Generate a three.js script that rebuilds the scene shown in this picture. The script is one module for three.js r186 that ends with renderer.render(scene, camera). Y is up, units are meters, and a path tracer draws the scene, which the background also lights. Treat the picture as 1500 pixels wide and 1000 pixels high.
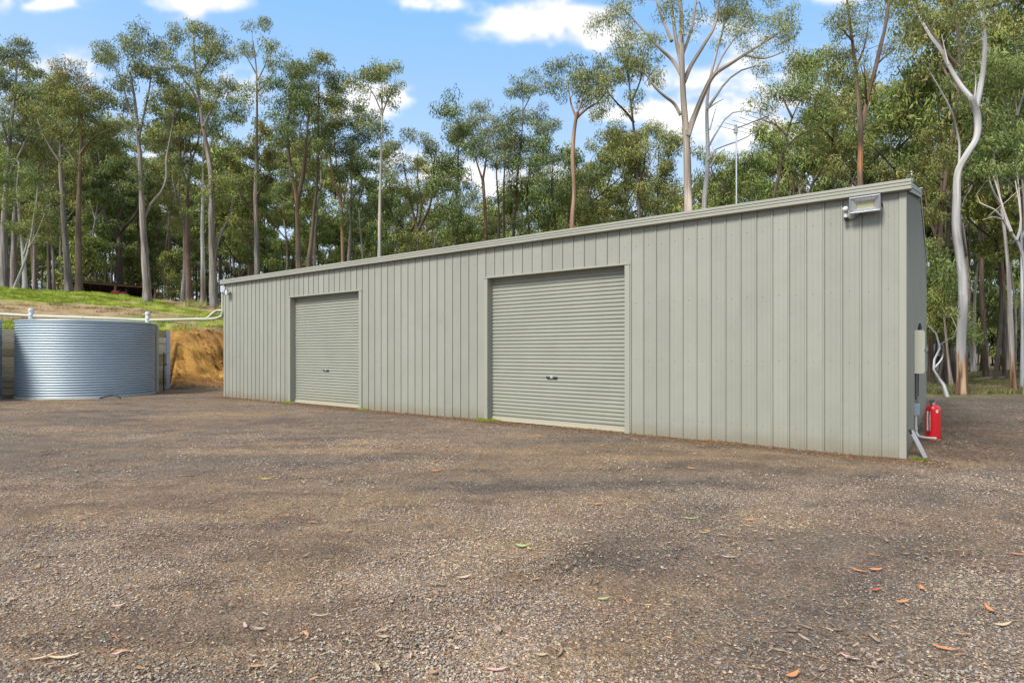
import * as THREE from 'three';
import { mergeGeometries } from 'three/addons/utils/BufferGeometryUtils.js';
import { RoundedBoxGeometry } from 'three/addons/geometries/RoundedBoxGeometry.js';

// ───────────────────────── camera, sky, sun, exposure ─────────────────────────
const F = 854, CX = 750, HY = 515, EYE = 1.5;          // focal length in photo pixels, vertical centre, horizon row, eye height
const scene = new THREE.Scene();
const camera = new THREE.PerspectiveCamera(2 * Math.atan(500 / F) * 180 / Math.PI, 1500 / 1000, 0.1, 2500);
camera.position.set(0, EYE, 0);
camera.lookAt(0, EYE, -10);
camera.setViewOffset(1500, 1000, 0, -15, 1500, 1000);
camera.updateProjectionMatrix();
scene.add(camera);

const EXPOSURE = 1.55;
const SUN = new THREE.Vector3(-0.47, 0.75, 0.53).normalize();
const sun = new THREE.DirectionalLight(new THREE.Color(1.0, 0.95, 0.88), 3.3);
sun.position.copy(SUN).multiplyScalar(120);
sun.castShadow = true; sun.shadow.radius = 30; sun.shadow.mapSize.set(2048, 2048);
Object.assign(sun.shadow.camera, { left: -80, right: 80, top: 80, bottom: -80, near: 1, far: 320 });
scene.add(sun);

// random and noise
function rngOf(seed) { let a = seed >>> 0; return () => { a = (a + 0x6D2B79F5) >>> 0; let t = a; t = Math.imul(t ^ (t >>> 15), t | 1); t ^= t + Math.imul(t ^ (t >>> 7), t | 61); return ((t ^ (t >>> 14)) >>> 0) / 4294967296; }; }
const hash2 = (x, y) => { let h = (Math.imul(x | 0, 374761393) + Math.imul(y | 0, 668265263)) | 0; h = Math.imul(h ^ (h >>> 13), 1274126177); return ((h ^ (h >>> 16)) >>> 0) / 4294967296; };
const lerp = (a, b, t) => a + (b - a) * t, clamp = (x, a = 0, b = 1) => Math.min(b, Math.max(a, x));
const sstep = (a, b, x) => { const t = clamp((x - a) / (b - a)); return t * t * (3 - 2 * t); };
function vnoise(x, y, w = 0) {                          // value noise, wraps every w cells when w > 0
  const xi = Math.floor(x), yi = Math.floor(y), fx = x - xi, fy = y - yi;
  const m = w ? (k) => ((k % w) + w) % w : (k) => k;
  const u = fx * fx * (3 - 2 * fx), v = fy * fy * (3 - 2 * fy), x0 = m(xi), x1 = m(xi + 1), y0 = m(yi), y1 = m(yi + 1);
  return lerp(lerp(hash2(x0, y0), hash2(x1, y0), u), lerp(hash2(x0, y1), hash2(x1, y1), u), v);
}
function fbm(x, y, o = 4, w = 0) { let s = 0, a = 0.5, n = 0; for (let i = 0; i < o; i++) { s += a * vnoise(x + i * 17, y + i * 31, w); n += a; a *= 0.5; x *= 2; y *= 2; w *= 2; } return s / n; }

// the sky: blue above, pale towards the horizon, scattered cumulus
function makeSky(W = 2048, H = 1024) {
  const data = new Float32Array(W * H * 4);
  // clouds seen in the photograph: pixel, half sizes in pixels, strength
  const seen = [[15, 2, 95, 16, 1.1], [80, 98, 85, 22, 1], [288, 6, 60, 22, 1.1], [630, 4, 42, 11, 1], [800, 32, 74, 30, 1.5], [868, 40, 60, 26, 1.2], [758, 68, 22, 11, .55], [348, 128, 50, 26, 1], [540, 145, 56, 26, 1.1],
    [648, 157, 16, 7, .5], [1110, 150, 105, 66, 1.25], [1050, 60, 80, 30, .75], [960, 160, 80, 45, 1], [1190, 220, 90, 45, 1], [700, 265, 150, 26, 1.1], [560, 255, 90, 30, .9], [1240, -10, 60, 16, .8], [150, 250, 200, 30, .6], [1400, 250, 160, 60, .7]];
  for (let j = 0; j < H; j++) {
    const e = ((j + 0.5) / H - 0.5) * Math.PI, y = Math.sin(e), c = Math.cos(e);
    for (let i = 0; i < W; i++) {
      const a = ((i + 0.5) / W - 0.5) * 2 * Math.PI, x = Math.cos(a) * c, z = Math.sin(a) * c, k = (j * W + i) * 4;
      let r, g, b;
      const el = Math.max(e, 0), t = Math.exp(-Math.pow(el / 0.40, 2));
      r = lerp(0.120, 0.52, t); g = lerp(0.330, 0.61, t); b = lerp(0.66, 0.73, t);
      if (y > 0.01) {
        const q = 1 / (y + 0.16), u = x * q, v = z * q;
        let soft = 0; const big = fbm(u * 1.15 + 40, v * 1.15 + 9, 3), fine = fbm(u * 6 + 3, v * 6 + 70, 5);
        let den = sstep(0.44, 0.62, big * 0.75 + fine * 0.32);
        if (z < -0.05) {                                // the part of the sky before the lens: its clouds are where the photograph has them
          const px = CX + F * x / -z, py = HY - F * y / -z, front = sstep(-0.05, -0.3, z) * sstep(2300, 1800, px) * sstep(-900, -300, px) * sstep(-700, -260, py);
          let s = 0;
          for (const [cx, cy, rx, ry, st] of seen) { const dx = (px - cx) / rx, dy = (py - cy) / ry, dd = dx * dx + dy * dy; if (dd < 6) s = Math.max(s, st * Math.exp(-dd * 0.8)); }
          const n2 = fbm(px * 0.020 + 5 + 0.8 * fbm(px * 0.05, py * 0.08, 3), py * 0.036 + 8, 6) - 0.5;
          den = lerp(den, sstep(0.16, 1.12, s * (0.95 + 3.0 * n2) + n2 * 0.6 * sstep(0.02, 0.2, s)), front); soft = front * 0.14 * sstep(-0.25, 0.2, -n2);
        }
        const lit = 0.90 + 0.22 * fine - soft;
        r = lerp(r, 0.74 * lit, den); g = lerp(g, 0.745 * lit, den); b = lerp(b, 0.765 * lit, den);
      }
      if (e < 0) { const d = sstep(0, -0.25, e); r = lerp(r, 0.16, d); g = lerp(g, 0.15, d); b = lerp(b, 0.13, d); }
      data[k] = r; data[k + 1] = g; data[k + 2] = b; data[k + 3] = 1;
    }
  }
  const tex = new THREE.DataTexture(data, W, H, THREE.RGBAFormat, THREE.FloatType);
  tex.mapping = THREE.EquirectangularReflectionMapping; tex.magFilter = tex.minFilter = THREE.LinearFilter; tex.wrapS = THREE.RepeatWrapping; tex.needsUpdate = true;
  return tex;
}
scene.background = makeSky();
scene.environment = scene.background;

const renderer = new THREE.WebGLRenderer({ antialias: true });
renderer.setSize(1500, 1000);
renderer.toneMapping = THREE.LinearToneMapping;
renderer.toneMappingExposure = EXPOSURE;
renderer.shadowMap.enabled = true;

// ───────────────────────── helpers ─────────────────────────
const V = (x, y, z) => new THREE.Vector3(x, y, z);
const W3 = (px, py, d) => V((px - CX) / F * d, EYE + (HY - py) / F * d, -d);      // where a measured direction meets a distance
const counts = {};
function numbered(name) { const n = counts[name] = (counts[name] ?? -1) + 1; return n ? `${name}_${String(n).padStart(3, '0')}` : name; }
function tag(o, label, category, group, kind) { if (label) o.userData.label = label; if (category) o.userData.category = category; if (group) o.userData.group = group; if (kind) o.userData.kind = kind; return o; }
function thing(name, label, category, pos = [0, 0, 0], turn = 0, group) { const g = new THREE.Group(); g.name = numbered(name); g.position.set(...pos); g.rotation.y = turn; scene.add(g); return tag(g, label, category, group); }
function mesh(name, geo, mat, parent, pos) { const m = new THREE.Mesh(geo, mat); m.name = parent ? name : numbered(name); m.castShadow = m.receiveShadow = true; if (pos) m.position.set(...pos); (parent ?? scene).add(m); return m; }
function stuffOf(name, geo, mat, list, parent) {        // list of [matrix, colour]
  const m = new THREE.InstancedMesh(geo, mat, list.length);
  list.forEach(([mx, c], i) => { m.setMatrixAt(i, mx); if (c) m.setColorAt(i, c); });
  m.name = parent ? name : numbered(name); m.castShadow = m.receiveShadow = true; m.userData.kind = 'stuff'; (parent ?? scene).add(m); return m;
}
const std = (o) => new THREE.MeshStandardMaterial({ roughness: 0.8, metalness: 0, side: THREE.DoubleSide, ...o });
const rgb = (r, g, b) => new THREE.Color().setRGB(r, g, b);
function box(w, h, d, x = 0, y = 0, z = 0, rad = 0) { const g = rad ? new RoundedBoxGeometry(w, h, d, 2, rad) : new THREE.BoxGeometry(w, h, d); const q = g.index ? g.toNonIndexed() : g; q.translate(x, y, z); return q; }
function cyl(r0, r1, h, x = 0, y = 0, z = 0, n = 20) { const g = new THREE.CylinderGeometry(r0, r1, h, n).toNonIndexed(); g.translate(x, y, z); return g; }
const merge = (a) => mergeGeometries(a.map((g) => g.index ? g.toNonIndexed() : g));
// a tapered tube along points; colour(k along 0..1, angle) gives vertex colours
function tube(pts, rad, sides = 8, opt = {}) {
  const n = pts.length, pos = [], uv = [], idx = [], col = [];
  const up = V(0.3, 0.1, 1).normalize(); let nrm = null, run = 0;
  for (let i = 0; i < n; i++) {
    const t = pts[Math.min(i + 1, n - 1)].clone().sub(pts[Math.max(i - 1, 0)]).normalize();
    if (!nrm) { nrm = up.clone().cross(t).normalize(); if (nrm.lengthSq() < 0.1) nrm = V(1, 0, 0); } else nrm.sub(t.clone().multiplyScalar(nrm.dot(t))).normalize();
    const bn = t.clone().cross(nrm), r = Array.isArray(rad) ? rad[i] : rad;
    if (i) run += pts[i].distanceTo(pts[i - 1]);
    for (let s = 0; s <= sides; s++) {
      const a = s / sides * Math.PI * 2, w = r * (opt.lump ? 1 + opt.lump * (vnoise((s % sides) * 1.7 + (opt.seed || 0), run * (opt.lumpFreq || 0.8)) - 0.5) : 1);
      pos.push(pts[i].x + (nrm.x * Math.cos(a) + bn.x * Math.sin(a)) * w, pts[i].y + (nrm.y * Math.cos(a) + bn.y * Math.sin(a)) * w, pts[i].z + (nrm.z * Math.cos(a) + bn.z * Math.sin(a)) * w);
      uv.push(s / sides * (opt.around || 1), run * (opt.along || 0.5));
      if (opt.color) { const c = opt.color(pts[i], a, i / (n - 1), run); col.push(c[0], c[1], c[2]); }
      if (i < n - 1 && s < sides) { const p = i * (sides + 1) + s, q = p + sides + 1; idx.push(p, p + 1, q, p + 1, q + 1, q); }
    }
  }
  if (opt.caps) for (const [i, flip] of [[0, 1], [n - 1, 0]]) { const c = pos.length / 3, b = i * (sides + 1); pos.push(pts[i].x, pts[i].y, pts[i].z); uv.push(0, 0); if (opt.color) col.push(...opt.color(pts[i], 0, i ? 1 : 0, 0)); for (let s = 0; s < sides; s++) flip ? idx.push(c, b + s + 1, b + s) : idx.push(c, b + s, b + s + 1); }
  const g = new THREE.BufferGeometry();
  g.setAttribute('position', new THREE.Float32BufferAttribute(pos, 3)); g.setAttribute('uv', new THREE.Float32BufferAttribute(uv, 2));
  if (opt.color) g.setAttribute('color', new THREE.Float32BufferAttribute(col, 3));
  g.setIndex(idx); g.computeVertexNormals(); return g;
}
const curve = (pts, n) => new THREE.CatmullRomCurve3(pts, false, 'centripetal').getSpacedPoints(n);
// a profile of [x, z] points drawn up from y0 to y1 with rows at the given heights; colour by height
function sheet(profile, ys, colorAt) {
  const pos = [], col = [], uv = [];
  const put = (p, y, u) => { pos.push(p[0], y, p[1]); uv.push(p[0], y); const c = colorAt ? colorAt(p[0], y) : [1, 1, 1]; col.push(...c); };
  for (let i = 0; i < profile.length - 1; i++) for (let j = 0; j < ys.length - 1; j++) {
    const a = profile[i], b = profile[i + 1], y0 = ys[j], y1 = ys[j + 1];
    const A0 = typeof y0 === 'function' ? y0(a[0]) : y0, B0 = typeof y0 === 'function' ? y0(b[0]) : y0, A1 = typeof y1 === 'function' ? y1(a[0]) : y1, B1 = typeof y1 === 'function' ? y1(b[0]) : y1;
    put(a, A0); put(a, A1); put(b, B0); put(b, B0); put(a, A1); put(b, B1);
  }
  const g = new THREE.BufferGeometry();
  g.setAttribute('position', new THREE.Float32BufferAttribute(pos, 3)); g.setAttribute('uv', new THREE.Float32BufferAttribute(uv, 2)); g.setAttribute('color', new THREE.Float32BufferAttribute(col, 3));
  g.computeVertexNormals(); return g;
}
function dataTex(N, fn, srgb, M = N) {                  // fn(x, y) in 0..1 gives [r, g, b] in 0..1 (linear values when not srgb)
  const d = new Uint8Array(N * M * 4);
  for (let j = 0; j < M; j++) for (let i = 0; i < N; i++) { const c = fn(i / N, j / M, i, j), k = (j * N + i) * 4; for (let m = 0; m < 3; m++) { let q = clamp(c[m]); if (srgb) q = q <= 0.0031308 ? q * 12.92 : 1.055 * Math.pow(q, 1 / 2.4) - 0.055; d[k + m] = q * 255; } d[k + 3] = 255; }
  const t = new THREE.DataTexture(d, N, M, THREE.RGBAFormat); t.wrapS = t.wrapT = THREE.RepeatWrapping; t.magFilter = t.minFilter = THREE.LinearFilter; if (srgb) t.colorSpace = THREE.SRGBColorSpace; t.needsUpdate = true; return t;
}

// ───────────────────────── terrain ─────────────────────────
const RA = [-17.9, 20.7], RT = 4.95;                    // the retaining wall starts here and runs along (.8, .6) for RT metres to its last post
const qOf = (x, d) => (x - RA[0]) * -0.6 + (d - RA[1]) * 0.8, tOf = (x, d) => (x - RA[0]) * 0.8 + (d - RA[1]) * 0.6;
function terrain(x, d) {
  const q = qOf(x, d), t = tOf(x, d), side = sstep(44, 20, t) * sstep(-70, -45, t);
  let y = 0;
  if (q > -2.4 && side > 0) {
    const bank = sstep(RT + 0.0, RT + 0.22, t);         // 0 behind the sleepers, 1 where the bare clay stands
    const wob = (fbm(t * 0.5 + 3, q * 0.4, 3) - 0.5) * 0.7 + (fbm(t * 0.9 + 8, q * 2.4 + 4, 3) - 0.5) * 0.25;
    const foot = sstep(-1.3, -0.35, q + wob * 0.5) * 0.30, face = sstep(-0.55, 0.75, q + wob * 0.8);
    const clay = foot + face * 2.2 + (fbm(t * 0.6, q * 5, 3) - 0.5) * 0.4 * face * (1 - sstep(0.8, 1.6, q)), held = sstep(0.1, 0.55, q) * 2.3;
    const slope = 0.142 - 0.0019 * (t + 2), up = Math.max(0, Math.min(q, 25) - 0.8), over = Math.max(0, q - 25);
    y = lerp(held, clay, bank) + up * slope * 0.97 + (bank * 0 + 0.3) * sstep(0.8, 5, q) * (1 - bank) - over * 0.012 + Math.min(over, 4) * slope * 0.3;
    y += (fbm(x * 0.22, d * 0.22, 3) - 0.5) * 0.5 * sstep(1, 6, q) + (fbm(x * 0.9, d * 0.9, 2) - 0.5) * 0.12 * sstep(0.6, 2, q);
    y *= side;
  }
  const far = sstep(24, 40, d) * (1 - side * sstep(0, 4, q));
  y += (fbm(x * 0.06 + 9, d * 0.06, 3) - 0.5) * 1.2 * far - 0.6 * far * sstep(30, 60, d);
  const r = Math.hypot(x, d);
  if (q < 0) y += ((fbm(x * 0.55 + 20, d * 0.9, 3) - 0.5) * 0.055 + (fbm(x * 2.5, d * 3.1 + 7, 3) - 0.5) * 0.02) * sstep(60, 20, r) ;
  return y;
}
const groundAt = (x, z) => terrain(x, -z);
// shed plan, needed to colour the ground beside it
const C0 = [5.51, 8.16], SL = 18.95, SW = 9.2;           // near corner; the front runs along (-.8, .6), the end along (.6, .8) in (x, depth)
const shedS = (x, d) => (x - C0[0]) * -0.8 + (d - C0[1]) * 0.6, shedV = (x, d) => (x - C0[0]) * 0.6 + (d - C0[1]) * 0.8;
function zoneOf(x, d) {
  const q = qOf(x, d), t = tOf(x, d), n = (fbm(x * 0.8, d * 0.8, 3) - 0.5);
  if (t < 44 && t > -70) {
    if (t > RT - 0.05 && q > -1.3 + n * 0.7 && q < 0.95 + n * 0.5) return 'clay';
    if (q > 0.05 && q < 25 + n * 5) return t > 20 ? 'forest' : 'grass';
    if (q >= 25 + n * 5) return 'forest';
  }
  const s = shedS(x, d), v = shedV(x, d), edge = 19.4 + n * 1.0 + sstep(14, 30, x) * 1.0;
  if (d > edge && (x > 8 || v > SW + 2)) return 'forest';
  if (Math.hypot(x, d) > 60) return 'forest';
  return 'gravel';
}
function yardColor(x, d) {
  const w = fbm(x * 0.25 + 3, d * 0.25, 3) * 3;
  const a = fbm(x * 0.45 + w, d * 0.9 + 11, 4), b = fbm(x * 0.9 + 31 + w, d * 2.3, 5), c = fbm(x * 5 + 3, d * 6, 3);
  let m = sstep(0.42, 0.62, a);
  let r = lerp(0.262, 0.340, m), g = lerp(0.188, 0.222, m), bl = lerp(0.140, 0.138, m);
  const dk = sstep(0.52, 0.66, b * 0.7 + 0.3 * fbm(x * 3.1, d * 4.5 + 60, 3)) * 0.34; r *= 1 - dk; g *= 1 - dk; bl *= 1 - dk * 0.9;
  const tan = sstep(0.60, 0.75, fbm(x * 0.8 - 8, d * 1.1 + 40 + w, 3)) * 0.62; r = lerp(r, 0.38, tan); g = lerp(g, 0.25, tan); bl = lerp(bl, 0.145, tan);
  // packed wheel tracks that swing past the doors
  const arc = Math.hypot(x - 9, (d + 3.5) * 1.0), tr = 0.6 * Math.max(Math.exp(-Math.pow((arc - 9.9) / 0.22, 2)), Math.exp(-Math.pow((arc - 11.5) / 0.24, 2)), Math.exp(-Math.pow((d - 5.4 - x * 0.06) / 0.28, 2)) * sstep(0, 1.5, x)) * 0.42 * sstep(0.3, 0.6, fbm(x * 0.7, d * 0.7 + 5, 2));
  r *= 1 - tr; g *= 1 - tr; bl *= 1 - tr * 0.95;
  const st = (fbm(x * 0.28 + 60 + w * 0.4, d * 1.9 + w, 4) - 0.5) * sstep(3, 8, Math.hypot(x, d)); r *= 1 + st * 0.7; g *= 1 + st * 0.64; bl *= 1 + st * 0.55;
  const rd = sstep(0.55, 0.7, fbm(x * 0.6 + 90, d * 1.5 + 20, 4)) * 0.5; r = lerp(r, 0.27, rd); g = lerp(g, 0.172, rd); bl = lerp(bl, 0.122, rd);
  const k = 0.84 + 0.48 * c; r *= k * 0.985; g *= k * 1.03; bl *= k * 1.02;
  const s = shedS(x, d), v = shedV(x, d);
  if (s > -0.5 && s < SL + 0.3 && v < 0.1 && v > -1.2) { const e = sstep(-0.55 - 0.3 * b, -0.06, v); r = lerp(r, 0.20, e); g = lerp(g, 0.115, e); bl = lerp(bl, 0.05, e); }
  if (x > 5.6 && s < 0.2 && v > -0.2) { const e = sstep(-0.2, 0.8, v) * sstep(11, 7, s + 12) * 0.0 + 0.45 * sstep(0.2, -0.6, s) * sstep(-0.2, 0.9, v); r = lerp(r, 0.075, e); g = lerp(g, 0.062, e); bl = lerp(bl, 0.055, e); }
  return [r, g, bl];
}
function clayColor(x, y, d) {
  const t = tOf(x, d), n = sstep(0.25, 0.75, fbm(t * 0.9, y * 4.2, 5)), m = fbm(t * 0.5 + 9, y * 2.6 + 2, 4), f = fbm(t * 6, y * 11, 3), cr = 1 - 0.45 * sstep(0.035, 0.0, Math.abs(fbm(t * 0.8 + 30, y * 3.6 + 7, 4) - 0.5)) ;
  let r = lerp(0.52, 0.82, n), g = lerp(0.245, 0.46, n), b = lerp(0.052, 0.105, n);
  const br = sstep(0.52, 0.72, m) * 0.4; r = lerp(r, 0.27, br); g = lerp(g, 0.145, br); b = lerp(b, 0.06, br);
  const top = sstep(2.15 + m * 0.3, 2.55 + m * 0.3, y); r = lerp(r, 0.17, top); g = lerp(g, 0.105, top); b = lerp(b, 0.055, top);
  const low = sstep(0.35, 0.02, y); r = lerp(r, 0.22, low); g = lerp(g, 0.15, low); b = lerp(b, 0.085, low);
  const k = (0.68 + 0.64 * f) * cr; return [r * k, g * k, b * k];
}
function grassColor(x, d) {
  const q = qOf(x, d), t = tOf(x, d), n = fbm(x * 0.5, d * 0.5, 4) - 0.5, f = fbm(x * 3, d * 3, 3);
  const left = sstep(9, 4, t + n * 6);
  const bareL = sstep(2.2, 4, q + n * 5) * sstep(13, 10.5, q + n * 7), bareR = Math.max(sstep(13.5, 16.5, q + n * 8), sstep(2.6, 1.2, q + n * 3) * 0.7);
  const bare = clamp(lerp(bareR, bareL, left) * (0.75 + 0.5 * f) + sstep(0.60, 0.72, n + 0.5) * 0.35);
  const y = sstep(0.4, 0.7, fbm(x * 0.8 + 5, d * 0.8, 3));
  const gr = [lerp(0.26, 0.36, y), lerp(0.335, 0.37, y), lerp(0.030, 0.048, y)], ba = [0.42, 0.285, 0.155], k = 0.7 + 0.6 * f;
  return [0, 1, 2].map((i) => lerp(gr[i], ba[i], bare) * k);
}
function forestColor(x, d) {
  const n = fbm(x * 0.5, d * 0.5, 4), f = fbm(x * 3, d * 3, 3), gr = sstep(0.42, 0.6, n) * 0.8 * (x > 5 ? 1 : 0.5), k = 0.6 + 0.8 * f;
  return [lerp(0.17, 0.12, gr) * k, lerp(0.115, 0.135, gr) * k, lerp(0.07, 0.035, gr) * k];
}
const clayPoints = [];
function buildGround() {
  const ang = [], ring = [];
  for (let a = -180; a < -56; a += 4) ang.push(a); for (let a = -56; a < 56; a += 0.23) ang.push(a); for (let a = 56; a <= 180.01; a += 4) ang.push(Math.min(a, 180));
  let r = 0.4; while (r < 900) { ring.push(r); r += r < 8 ? 0.05 + r * 0.004 : r < 20.5 ? 0.11 : r < 22.2 ? 0.085 : r < 26 ? 0.04 : r < 29 ? 0.085 : r < 60 ? 0.4 : r * 0.07; }
  const nA = ang.length, zones = { gravel: [], clay: [], grass: [], forest: [] };
  const xs = new Float32Array(nA * ring.length), ys = xs.slice(), ds = xs.slice();
  ring.forEach((rr, i) => ang.forEach((a, j) => { const k = i * nA + j, x = Math.sin(a * Math.PI / 180) * rr, d = Math.cos(a * Math.PI / 180) * rr, y = terrain(x, d); xs[k] = x; ds[k] = d; ys[k] = y;
    const t = tOf(x, d), q = qOf(x, d);
    if (t > RT + 0.1 && t < 22 && q > -1.8 && q < 1.3 && y > 0.12) {   // crumbling ledges and hollows in the clay face
      const amp = sstep(0.12, 0.5, y) * sstep(1.3, 0.7, q) * sstep(RT + 0.1, RT + 0.3, t), n = (fbm(t * 0.7 + 4, y * 3.2 + 1, 4) - 0.5) * 0.30 + (fbm(t * 2.6, y * 6.5 + 9, 4) - 0.5) * 0.34 + (vnoise(t * 0.8, y * 3 + 2) > 0.5 ? 0.10 : 0);
      xs[k] += 0.6 * n * amp; ds[k] -= 0.8 * n * amp;
    } }));
  for (let i = 0; i < ring.length - 1; i++) for (let j = 0; j < nA - 1; j++) {
    const a = i * nA + j, b = a + 1, c = a + nA, e = c + 1, z = zoneOf((xs[a] + xs[e]) / 2, (ds[a] + ds[e]) / 2);
    zones[z].push(a, b, c, b, e, c);
  }
  const mats = {
    gravel: std({ vertexColors: true, roughness: 0.95, map: gravelTex.color, bumpMap: gravelTex.bump, bumpScale: 0.016 }),
    clay: std({ vertexColors: true, roughness: 0.95, bumpMap: gravelTex.bump, bumpScale: 0.05 }),
    grass: std({ vertexColors: true, roughness: 1, bumpMap: gravelTex.bump, bumpScale: 0.03 }),
    forest: std({ vertexColors: true, roughness: 1, bumpMap: gravelTex.bump, bumpScale: 0.03 }),
  };
  const names = { gravel: ['gravel_yard', 'brown and grey gravel yard in front of the shed'], clay: ['clay_bank', 'orange bare clay bank cut into the hillside beside the shed'], grass: ['grass_hill', 'green grassy hillside with bare tan patches above the bank'], forest: ['forest_floor', 'litter and grass floor under the gum forest'] };
  for (const z in zones) {
    const map = new Map(), pos = [], col = [], uv = [], idx = [];
    for (const k of zones[z]) {
      let n = map.get(k);
      if (n === undefined) {
        n = pos.length / 3; map.set(k, n); pos.push(xs[k], ys[k], -ds[k]);
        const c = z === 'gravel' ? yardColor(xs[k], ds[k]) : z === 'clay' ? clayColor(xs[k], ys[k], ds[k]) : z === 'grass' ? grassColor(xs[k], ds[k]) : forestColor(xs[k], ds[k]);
        col.push(...c); if (z === 'clay') clayPoints.push([xs[k], ys[k], -ds[k]]);
        z === 'clay' ? uv.push(tOf(xs[k], ds[k]) / 1.7, ys[k] / 1.7) : uv.push(xs[k] / 1.7, ds[k] / 1.7);
      }
      idx.push(n);
    }
    const g = new THREE.BufferGeometry();
    g.setAttribute('position', new THREE.Float32BufferAttribute(pos, 3)); g.setAttribute('color', new THREE.Float32BufferAttribute(col, 3)); g.setAttribute('uv', new THREE.Float32BufferAttribute(uv, 2));
    g.setIndex(idx); g.computeVertexNormals();
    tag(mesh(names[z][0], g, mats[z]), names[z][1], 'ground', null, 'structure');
  }
}
// crushed stone: cells with their own tone, domed
function cells(N, G, seed) {
  const P = []; const r = rngOf(seed);
  for (let i = 0; i < G * G; i++) P.push([r(), r(), r(), 0.55 + 0.6 * r()]);
  return (u, v) => {
    const x = u * G, y = v * G, xi = Math.floor(x), yi = Math.floor(y); let best = 9, sec = 9, id = 0;
    for (let a = -1; a <= 1; a++) for (let b = -1; b <= 1; b++) { const cx = (xi + a + G) % G, cy = (yi + b + G) % G, p = P[cy * G + cx], dx = xi + a + p[0] - x, dy = yi + b + p[1] - y, dd = Math.hypot(dx, dy) / p[3]; if (dd < best) { sec = best; best = dd; id = cy * G + cx; } else if (dd < sec) sec = dd; }
    return [best, sec, P[id][2]];
  };
}
const gravelTex = (() => {
  const N = 1024, c1 = cells(N, 84, 5), c2 = cells(N, 190, 6), hb = new Float32Array(N * N);
  const color = dataTex(N, (u, v, i, j) => {
    const [b, s, id] = c1(u, v), [b2, s2, id2] = c2(u, v), n = fbm(u * 12, v * 12, 4, 12);
    const stone = clamp((s - b) * 2.2) * (id > 0.42 ? 1 : 0.25);
    const small = clamp((s2 - b2) * 2.5);
    hb[j * N + i] = stone * (0.35 + 0.65 * id) * 0.75 + small * id2 * 0.25;
    const tone = (id * 7.3) % 1, tone2 = (id2 * 5.7) % 1;
    let k = lerp(0.36 + 1.15 * small * tone2, 0.45 + 1.5 * tone, stone); k *= 0.8 + 0.4 * n;
    const w = ((id * 13.1) % 1 - 0.5) * 0.28;
    return [k * (1.03 + w) * 0.62, k * 0.62, k * (0.93 - w) * 0.62];
  }, true);
  const bump = dataTex(N, (u, v, i, j) => { const h = hb[j * N + i]; return [h, h, h]; }, false);
  return { color, bump };
})();
buildGround();

// ───────────────────────── the shed ─────────────────────────
const EAVE = 3.78, RISE = 0.88, DOORH = 3.09;
const steelTone = [0.289, 0.297, 0.252];
const ripple = dataTex(512, (u, v) => { const a = fbm(u * 6, v * 6, 4, 6), b = fbm(u * 40, v * 40, 2, 40); const h = a * 0.85 + b * 0.15; return [h, h, h]; }, false);
const grime = dataTex(512, (u, v) => { const a = fbm(u * 8, v * 8, 5, 8), b = fbm(u * 48, v * 5, 3, 0); const k = 0.90 + 0.12 * a + 0.03 * b; return [k, k * 0.998, k * 0.99]; }, true);
grime.repeat.set(0.31, 0.31); ripple.repeat.set(0.7, 0.45);
const paint = [0, 1, 2].map((i) => std({ color: rgb(...steelTone.map((c) => c * (0.97 + 0.03 * i))), vertexColors: true, map: grime, roughness: 0.44, bumpMap: ripple, bumpScale: 0.006 }));
const trim = std({ color: rgb(0.305, 0.309, 0.258), roughness: 0.42, map: grime, bumpMap: ripple, bumpScale: 0.004 });
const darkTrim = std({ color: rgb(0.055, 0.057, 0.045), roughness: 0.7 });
const galv = std({ color: rgb(0.52, 0.55, 0.58), roughness: 0.42, metalness: 0.75, bumpMap: ripple, bumpScale: 0.003 });
const darkMetal = std({ color: rgb(0.03, 0.032, 0.036), roughness: 0.5, metalness: 0.3 });
const whitePvc = std({ color: rgb(0.52, 0.53, 0.53), roughness: 0.4 });
const creamPvc = std({ color: rgb(0.40, 0.39, 0.30), roughness: 0.42, bumpMap: ripple, bumpScale: 0.003 });
const greyPlastic = std({ color: rgb(0.33, 0.35, 0.36), roughness: 0.5 });
const TURN = Math.PI - Math.asin(0.6);                  // local x runs along the front to the far left, local z into the shed
const atShed = (s, h, v) => V(C0[0] - 0.8 * s + 0.6 * v, h, -(C0[1] + 0.6 * s + 0.8 * v));

const shed = thing('metal_shed', 'long grey green metal shed with two roller doors on the gravel yard', 'shed', [C0[0], 0, -C0[1]], TURN);
const splash = (seed) => (x, y) => { const n = fbm(x * 5 + seed * 3.1, y * 6 + seed, 3), e = sstep(0.20 + 0.22 * n, -0.01, y) * 0.55, f = 1 - 0.05 * fbm(x * 3 + seed * 7, y * 0.8, 2); return [lerp(1, 0.72, e) * f, lerp(1, 0.56, e) * f, lerp(1, 0.42, e) * f]; };
const levels = (y0, y1) => { const a = [y0]; for (const h of [0, 0.06, 0.14, 0.26, 0.45, 0.9, 1.6, 2.4, 3.1]) if (h > y0 + 0.02 && h < y1 - 0.02) a.push(h); a.push(y1); return a; };
const sheetProfile = (w) => [[0, 0], [w * 0.2, 0], [w * 0.22, -0.0025], [w * 0.25, 0], [w * 0.5, 0], [w * 0.52, -0.0025], [w * 0.55, 0], [w - 0.044, 0], [w - 0.0405, 0.008], [w - 0.0345, 0.008], [w - 0.029, -0.013], [w - 0.010, -0.013], [w, 0]];
const screwGeo = (() => { const g = new THREE.SphereGeometry(0.008, 8, 5, 0, Math.PI * 2, 0, Math.PI / 2); g.rotateX(-Math.PI / 2); return g.toNonIndexed(); })();
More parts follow.
